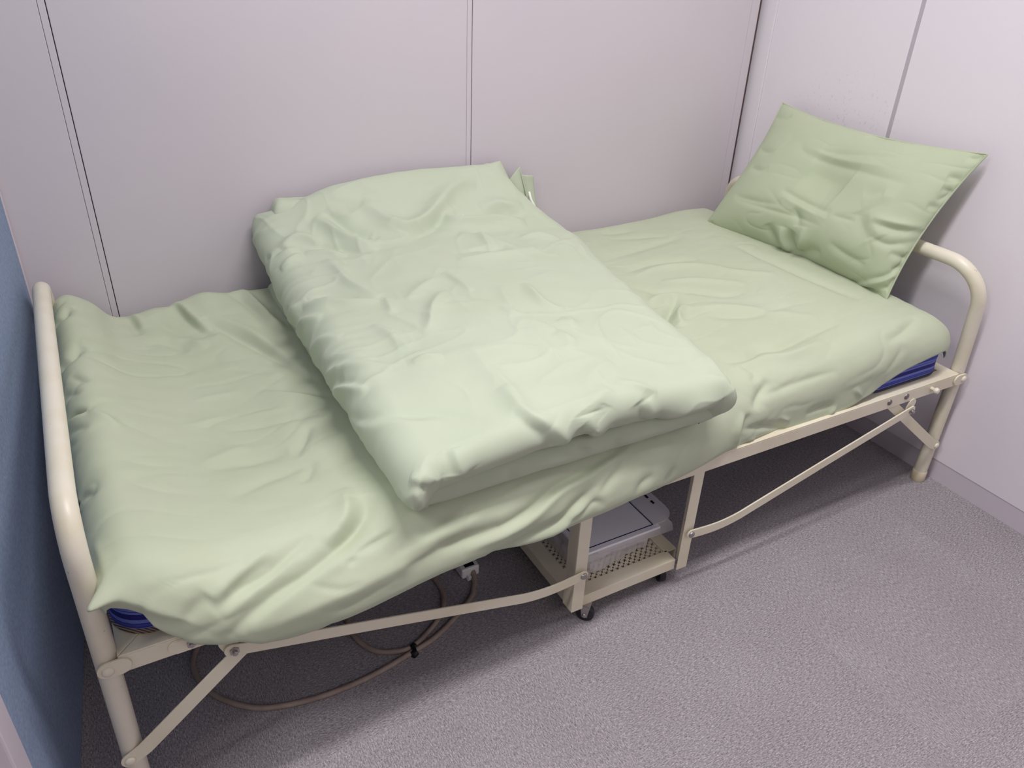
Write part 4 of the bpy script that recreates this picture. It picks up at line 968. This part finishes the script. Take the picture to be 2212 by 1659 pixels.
# ------------------------------------------------------------------ mattress
def round_rect(x0, x1, y0, y1, r, n=8):
    out = []
    for cx, cy, a0 in ((x1-r, y1-r, 0), (x0+r, y1-r, 90), (x0+r, y0+r, 180), (x1-r, y0+r, 270)):
        for k in range(n+1):
            a = math.radians(a0+90*k/n); out.append((cx+r*math.cos(a), cy+r*math.sin(a)))
    return out
mat = empty('mattress', (0.85, 1.39, 0.345), 'thin mattress in dark blue striped ticking lying on the bed frame', 'mattress')
ring = round_rect(-0.090, 1.794, 0.956, 1.838, 0.06)
dense = []
for k in range(len(ring)):
    a, b = Vector(ring[k]), Vector(ring[(k+1) % len(ring)]); n_ = max(1, int((b-a).length/0.06))
    dense += [tuple(a+(b-a)*i/n_) for i in range(n_)]
def slim(x, y):
    w = min(max((x-0.0)/0.12, 0), 1)*min(max((1.54-x)/0.12, 0), 1)
    return (x, y+0.06*w if y < 1.02 else y)
ring = [slim(x, y) for x, y in dense]
nr = len(ring)
v = []; f = []
prof = [(0.012, 0.345), (0.004, 0.349), (0.0, 0.356), (0.0015, 0.38), (0.0, 0.41), (0.006, 0.425), (0.02, 0.432)]
cxm, cym = 0.848, 1.392
for ins, z in prof:
    for (x, y) in ring:
        dx, dy = cxm-x, cym-y
        k = 1/math.hypot(dx, dy)
        ix = ins*(1 if x < 0.02 else (-1 if x > 1.70 else 0)); iy = ins*(1 if y < 1.02 else (-1 if y > 1.76 else 0))
        w_ = min(max((x-0.0)/0.12, 0), 1)*min(max((1.50-x)/0.12, 0), 1)
        v.append((x+ix, y+iy, 0.345+(z-0.345)*(1-0.4*w_)))
for i in range(len(prof)-1):
    f += [(i*nr+k, i*nr+(k+1) % nr, (i+1)*nr+(k+1) % nr, (i+1)*nr+k) for k in range(nr)]
f += [tuple(range(nr-1, -1, -1)), tuple(range((len(prof)-1)*nr, len(prof)*nr))]
link('ticking_cover', v, f, M_STRIPE, mat, 50)
pr = []
rr_ = round_rect(-0.087, 1.791, 0.959, 1.835, 0.058, 8)
for k in range(len(rr_)):
    a, b = Vector(rr_[k]), Vector(rr_[(k+1) % len(rr_)]); n_ = max(1, int((b-a).length/0.06))
    pr += [slim(*(a+(b-a)*i/n_)) for i in range(n_)]
lft = [(x, y, 0.3485) for x, y in pr if x < 0.86]
rgt = [(x, y, 0.349) for x, y in pr if x > 0.86]
iL = lft
def order(pts, sx): return sorted(pts, key=lambda p: math.atan2(p[1]-cym, (p[0]-cxm)*sx))
G().tube([Vector((0.86, 1.011, 0.3485))]+[Vector(p) for p in order(lft, -1)]+[Vector((0.86, 1.833, 0.3485))], 0.0048, 8).build('piping_cord', M_ROPE, mat, 60)
G().tube([Vector((0.862, 1.011, 0.349))]+[Vector(p) for p in order(rgt, 1)]+[Vector((0.862, 1.833, 0.349))], 0.0036, 8).build('zip_tape', M_ZIP, mat, 60)

# ------------------------------------------------------------------ sheet, duvet, pillow
def cloth_obj(name, P, nu, nv, mat_, parent=None, flip=False, thick=0.0):
    F = grid_faces(nu, nv)
    if flip: F = F[:, ::-1]
    me = bpy.data.meshes.new(name)
    me.vertices.add(len(P)); me.vertices.foreach_set('co', P.astype(np.float32).ravel())
    me.loops.add(len(F)*4); me.loops.foreach_set('vertex_index', F.astype(np.int32).ravel())
    me.polygons.add(len(F)); me.polygons.foreach_set('loop_start', np.arange(0, len(F)*4, 4, dtype=np.int32))
    me.update(calc_edges=True); me.validate()
    me.polygons.foreach_set('use_smooth', [True]*len(me.polygons))
    me.materials.append(mat_)
    o = bpy.data.objects.new(name, me); COL.objects.link(o)
    if parent is not None:
        o.parent = parent; o.matrix_parent_inverse = world_of(parent).inverted()
    if thick:
        s_ = o.modifiers.new('cloth', 'SOLIDIFY'); s_.thickness = thick; s_.offset = -1
    return o

P, nu, nv = sheet_base()
ROT = np.array([[0.8, -0.6, 0], [0.6, 0.8, 0], [0, 0, 1.0]])
N = grid_normals(P, nu, nv)
P = P+N*(0.0016*perlin(P*np.array([14., 34., 20.])@ROT, 5)+0.0010*np.abs(perlin(P*np.array([26., 60., 40.])@ROT, 6)))[:, None]
wq = P+0.05*np.stack([perlin(P*6, 61), perlin(P*6, 62), 0*P[:, 0]], 1)
P = P-N*(0.0030*np.exp(-np.abs(perlin(wq*np.array([6., 15., 9.])@ROT, 63))/0.06)*np.clip(perlin(P*5, 64)*2.2+0.25, 0, 1))[:, None]
P = apply_strokes(P, N, ST_SHEET, 1.9)
d = np.linalg.norm((P-np.array([-0.066, 0.925, 0.478]))*np.array([1, 1, 1.0]), axis=1)
P = P+np.array([-0.78, -0.50, -0.20])*(0.040*np.exp(-(d/0.0105)**2)+0.012*np.exp(-(d/0.028)**2))[:, None]
sheet = cloth_obj('bed_sheet', P, nu, nv, M_SHEET, None, False, 0.002)
tag(sheet, 'sage green sheet drawn over the mattress and hanging past the front rail', 'sheet')

top, low, back = duvet_parts()
dv = empty('duvet', (0.7, 1.38, 0.46), 'thick sage green duvet folded in two across the middle of the bed', 'duvet')
P, nu, nv = top
N = grid_normals(P, nu, nv)
if N[len(N)//2][2] < 0: N = -N
# puckers along the rolled left side and gentle rumples elsewhere
lside = np.exp(-np.clip(P[:, 0]-0.345, 0, 1)/0.075)
q_ = np.stack([P[:, 0]*4, P[:, 1]*26, P[:, 2]*5], 1)
puck = np.abs(perlin(q_, 11))
puck2 = perlin(np.stack([P[:, 0]*9, P[:, 1]*48, P[:, 2]*12], 1), 12)
D = lside*(0.010*(puck-0.2)+0.003*puck2)*np.clip((P[:, 1]-0.93)/0.12, 0.25, 1)
wq = P+0.05*np.stack([perlin(P*7, 51), perlin(P*7, 52), 0*P[:, 0]], 1)
D += -0.0042*np.exp(-np.abs(perlin(wq*np.array([7., 15., 8.])@ROT, 17))/0.07)*np.clip(perlin(P*6, 18)*2.2+0.35, 0, 1)
D += -0.003*np.exp(-np.abs(perlin(wq*np.array([16., 9., 8.]), 19))/0.06)*np.clip(perlin(P*7, 20)*2.2+0.2, 0, 1)
D += 0.006*perlin(P*np.array([5., 7., 5.]), 13)+0.0022*perlin(P*np.array([16., 20., 14.]), 14)
P = P+N*D[:, None]
P = apply_strokes(P, N, ST_DUVET, 1.75)
cloth_obj('upper_fold', P, nu, nv, M_DUVET, dv)
P, nu, nv = low
N = grid_normals(P, nu, nv)
P = P+N*(0.004*perlin(P*np.array([14., 10., 20.]), 15))[:, None]
P = apply_strokes(P, N, ST_LOW)
cloth_obj('lower_fold', P, nu, nv, M_DUVET, dv)
P, nu, nv = back
P = P+grid_normals(P, nu, nv)*(0.004*perlin(P*np.array([18., 18., 18.]), 16))[:, None]
cloth_obj('rear_fold', P, nu, nv, M_DUVET, dv)
# open end of the cover standing up at the wall, with its seam and white tie
def flap(pts0, pts1, depth, bulge, seed, n=26, k=14):
    a = np.array([tuple(p) for p in spline(pts0, n//(len(pts0)-1))]); b = np.array([tuple(p) for p in spline(pts1, n//(len(pts1)-1))])
    m_ = min(len(a), len(b)); a, b = a[:m_], b[:m_]
    t = np.linspace(0, 1, k)
    V = a[:, None, :]*(1-t)[None, :, None]+b[:, None, :]*t[None, :, None]
    V[:, :, 1] -= bulge*np.sin(np.pi*t)[None, :]*np.sin(np.pi*np.linspace(0, 1, m_))[:, None]
    V = V.reshape(-1, 3)
    V[:, 1] += 0.006*perlin(V*22, seed)
    return V, m_, k
fa = flap([(1.020, 1.822, 0.52), (1.022, 1.822, 0.60), (1.022, 1.823, 0.672)], [(1.098, 1.812, 0.53), (1.072, 1.815, 0.62), (1.052, 1.822, 0.707)], 0, 0.012, 21)
cloth_obj('cover_flap', fa[0], fa[1], fa[2], M_DUVET, dv, False, 0.004)
fb = flap([(1.060, 1.836, 0.52), (1.056, 1.836, 0.60), (1.056, 1.838, 0.682)], [(1.128, 1.828, 0.53), (1.112, 1.832, 0.61), (1.108, 1.838, 0.672)], 0, 0.008, 22)
cloth_obj('cover_flap', fb[0], fb[1], fb[2], M_DUVET, dv, False, 0.004)
G().tube(spline([(1.052, 1.820, 0.708), (1.066, 1.812, 0.655), (1.080, 1.806, 0.60), (1.096, 1.803, 0.545)], 6), 0.0022, 8).build('cover_seam', M_DUVET, dv, 60)
g = G()
tp = spline([(1.083, 1.812, 0.638), (1.086, 1.806, 0.620), (1.098, 1.803, 0.598), (1.107, 1.804, 0.580), (1.104, 1.806, 0.555)], 6)
for k in range(len(tp)-1):
    a, b = tp[k], tp[k+1]; w = 0.003
    g.add([a-Vector((w, 0, 0)), a+Vector((w, 0, 0)), b+Vector((w, 0, 0)), b-Vector((w, 0, 0)),
           a-Vector((w, -0.0015, 0)), a+Vector((w, 0.0015, 0)), b+Vector((w, 0.0015, 0)), b-Vector((w, -0.0015, 0))],
          [(0, 1, 2, 3), (7, 6, 5, 4), (0, 3, 7, 4), (1, 5, 6, 2)])
g.build('tie_tape', M_TAPE, dv, None)['label'] = 'thin white tie tape'

F_, Bk_, nu, nv, pn = pillow_base()
pil = empty('pillow', (1.66, 1.4, 0.49), 'sage green pillow propped upright against the right wall at the bed head', 'pillow')
N = grid_normals(F_, nu, nv)
if N[len(N)//2] @ pn < 0: N = -N
P = F_+N*(0.003*perlin(F_*9, 31)-0.0022*np.exp(-np.abs(perlin((F_+0.03*perlin(F_*8, 33)[:, None])*np.array([8., 8., 18.]), 32))/0.06)*np.clip(perlin(F_*7, 34)*2+0.3, 0, 1))[:, None]
P = apply_strokes(P, N, ST_PILLOW, 1.2)
edge = np.zeros((nu, nv), bool); edge[0, :] = edge[-1, :] = True; edge[:, 0] = edge[:, -1] = True
P[edge.ravel()] = F_[edge.ravel()]
V2 = np.concatenate([P, Bk_])
Fa = grid_faces(nu, nv)
me_f = np.concatenate([Fa, Fa[:, ::-1]+len(P)])
po = link('pillowcase', V2, me_f, M_PILLOW, pil, 180)
rim = [F_.reshape(nu, nv, 3)[i, 0] for i in range(nu)]+[F_.reshape(nu, nv, 3)[-1, j] for j in range(1, nv)]+[F_.reshape(nu, nv, 3)[i, -1] for i in range(nu-2, -1, -1)]+[F_.reshape(nu, nv, 3)[0, j] for j in range(nv-2, 0, -1)]
rim = np.array(rim)
G().tube([tuple(p) for p in rim[::3]]+[tuple(rim[0])], 0.0022, 8).build('edge_seam', M_PILLOW, pil, 60)

# ------------------------------------------------------------------ box in plastic on the shelf
box = empty('storage_box', (0.865, 1.13, 0.0712), 'shallow white box with navy line frame on its lid, in clear plastic under the bed', 'box')
bx0, bx1, by0, by1, bz0, bz1 = 0.765, 0.967, 0.987, 1.285, 0.073, 0.139
G().box(bx0+0.026, bx1-0.010, by0+0.030, by1-0.006, bz0, bz1-0.004).build('body', M_FROST, box, None, 0.006)
lid = G().box(bx0, bx1, by0, by1, bz1-0.006, bz1).build('lid', M_CARD, box, None, 0.001)
g = G(); i_ = 0.0115; w = 0.0022; zz = bz1+0.0002
g.box(bx0+i_, bx1-i_, by0+i_, by0+i_+w, bz1-0.0005, zz+0.0003); g.box(bx0+i_, bx1-i_, by1-i_-w, by1-i_, bz1-0.0005, zz+0.0003)
g.box(bx0+i_, bx0+i_+w, by0+i_+w, by1-i_-w, bz1-0.0005, zz+0.0003); g.box(bx1-i_-w, bx1-i_, by0+i_+w, by1-i_-w, bz1-0.0005, zz+0.0003)
g.build('navy_line', M_NAVY, lid, None)
# crumpled bag around the body
rb_ = round_rect(bx0+0.020, bx1-0.008, by0+0.024, by1+0.003, 0.012, 4)
n0 = 150; pts = []
per = [Vector((x, y, 0)) for x, y in rb_]
cum = [0]
for k in range(len(per)): cum.append(cum[-1]+(per[(k+1) % len(per)]-per[k]).length)
ring = []
for k in range(n0):
    s_ = cum[-1]*k/n0
    j = max(i for i in range(len(per)) if cum[i] <= s_)
    a, b = per[j], per[(j+1) % len(per)]; t_ = (s_-cum[j])/max(1e-9, cum[j+1]-cum[j]); ring.append(a+(b-a)*t_)
nz = 16
vv = []
for i in range(nz):
    z = bz0+(bz1-0.012-bz0)*i/(nz-1)
    for k, p in enumerate(ring):
        c = Vector(((bx0+bx1)/2, (by0+by1)/2, 0)); nn = (p-c)
        out = Vector((0, 0, 0))
        if p.y < by0+0.030: out = Vector((0, -1, 0))
        elif p.y > by1-0.004: out = Vector((0, 1, 0))
        elif p.x < bx0+0.026: out = Vector((-1, 0, 0))
        elif p.x > bx1-0.014: out = Vector((0.4, 0, 0))
        vv.append((p.x, p.y, z, out.x, out.y))
vv = np.array(vv)
amp = perlin(vv[:, :3]*np.array([38, 38, 46]), 41)*0.010+np.abs(perlin(vv[:, :3]*np.array([80, 80, 90]), 42))*0.009
sag = 0.016*np.clip(1-(vv[:, 2]-bz0)/0.05, 0, 1)*np.clip((0.93-vv[:, 0])/0.12, 0, 1)
left = np.where(vv[:, 3] < -0.5, 0.016, 0.0)*np.clip(1-(vv[:, 2]-bz0)/0.06, 0, 1)
dd = np.clip(0.003+amp+sag+left, 0.001, 0.022)
vv[:, 0] += vv[:, 3]*dd; vv[:, 1] += vv[:, 4]*dd
ff = [(i*n0+k, i*n0+(k+1) % n0, (i+1)*n0+(k+1) % n0, (i+1)*n0+k) for i in range(nz-1) for k in range(n0)]
link('plastic_wrap', vv[:, :3], ff, M_CLEAR, box, 180)
# loose film under the lid and the handle flap with three slots
G().add([(0.80, 0.978, 0.1315), (0.990, 0.972, 0.1315), (1.004, 0.992, 0.1318), (1.000, 1.25, 0.132), (0.80, 1.25, 0.132), (0.80, 0.978, 0.1322), (0.990, 0.972, 0.1322), (1.004, 0.992, 0.1325), (1.000, 1.25, 0.1327), (0.80, 1.25, 0.1327)],
        [(4, 3, 2, 1, 0), (5, 6, 7, 8, 9), (0, 1, 6, 5), (1, 2, 7, 6), (2, 3, 8, 7), (3, 4, 9, 8), (4, 0, 5, 9)]).build('plastic_film', M_CLEAR, box, None)
fo = []
for k in range(9):
    a = math.radians(-80+80*k/8); fo.append((0.990+0.020*math.cos(a)-0.004, 1.022+0.030*math.sin(a)))
outline = [(0.955, 0.995)]+[(0.978, 0.990)]+fo+[(1.006, 1.30), (0.955, 1.30)]
flp = G().prism([(x, y, 0.1415+0.25*(x-0.955)) for x, y in outline], (0, 0, 0), (0, 0, 0.0012)).build('handle_flap', M_FROST, box, None)
for k in range(3):
    yk = 1.045+0.022*k
    x_ = 0.991
    z_ = 0.1415+0.25*(x_-0.955)+0.0012
    G().box(x_-0.0025, x_+0.0025, yk, yk+0.011, z_-0.001, z_+0.0006).build('slot', M_BLACKPL, flp, None)

# ------------------------------------------------------------------ extension cord under the bed
ext = empty('extension_cord', (0.59, 1.17, 0), 'thick beige cord looping from a white socket block on the carpet under the bed', 'extension cord')
blk = G()
blk.box(0.569, 0.612, 1.160, 1.40, 0.003, 0.030).build('socket_block', M_WHITEPL, ext, None, 0.004, 3)
G().box(0.579, 0.602, 1.166, 1.39, 0.0302, 0.0312).build('label_plate', M_BLACKPL, ext, None)
G().prism([(0.578, 1.160, 0.003), (0.590, 1.160, 0.003), (0.588, 1.160, 0.014), (0.580, 1.160, 0.014)], (0, 0, 0), (0, -0.010, 0)).build('hook_tab', M_WHITEPL, ext, None, 0.0015)
RC = 0.0056
path = [(0.596, 1.166, 0.018), (0.594, 1.150, 0.012), (0.580, 1.125, RC), (0.554, 1.096, RC), (0.463, 1.043, RC), (0.397, 1.024, RC), (0.301, 1.006, RC), (0.208, 1.004, RC), (0.125, 1.019, RC), (0.073, 1.046, RC), (0.025, 1.101, RC), (0.004, 1.166, RC), (0.018, 1.225, RC),
        (0.09, 1.30, RC), (0.21, 1.29, RC), (0.295, 1.235, RC), (0.307, 1.183, RC), (0.302, 1.123, RC), (0.323, 1.066, RC), (0.359, 1.041, RC), (0.405, 1.038, RC), (0.475, 1.079, RC), (0.508, 1.125, RC), (0.516, 1.175, RC), (0.50, 1.26, RC), (0.45, 1.40, RC), (0.40, 1.60, RC), (0.42, 1.80, RC)]
G().tube(spline(path, 8), RC, 12).build('cord', M_CORD, ext, 60)
tie = G()
for c_ in ((0.394, 1.0175, RC), (0.399, 1.0335, RC)):
    tie.lathe(c_, Vector((0.09, 0.05, 0)), [(0.0062, -0.006), (0.0078, -0.005), (0.0078, 0.005), (0.0062, 0.006)], 16)
tie.box(0.3925, 0.4005, 1.020, 1.031, RC-0.004, RC+0.0072)
tie.build('cable_tie', M_BLACKPL, ext, 40)
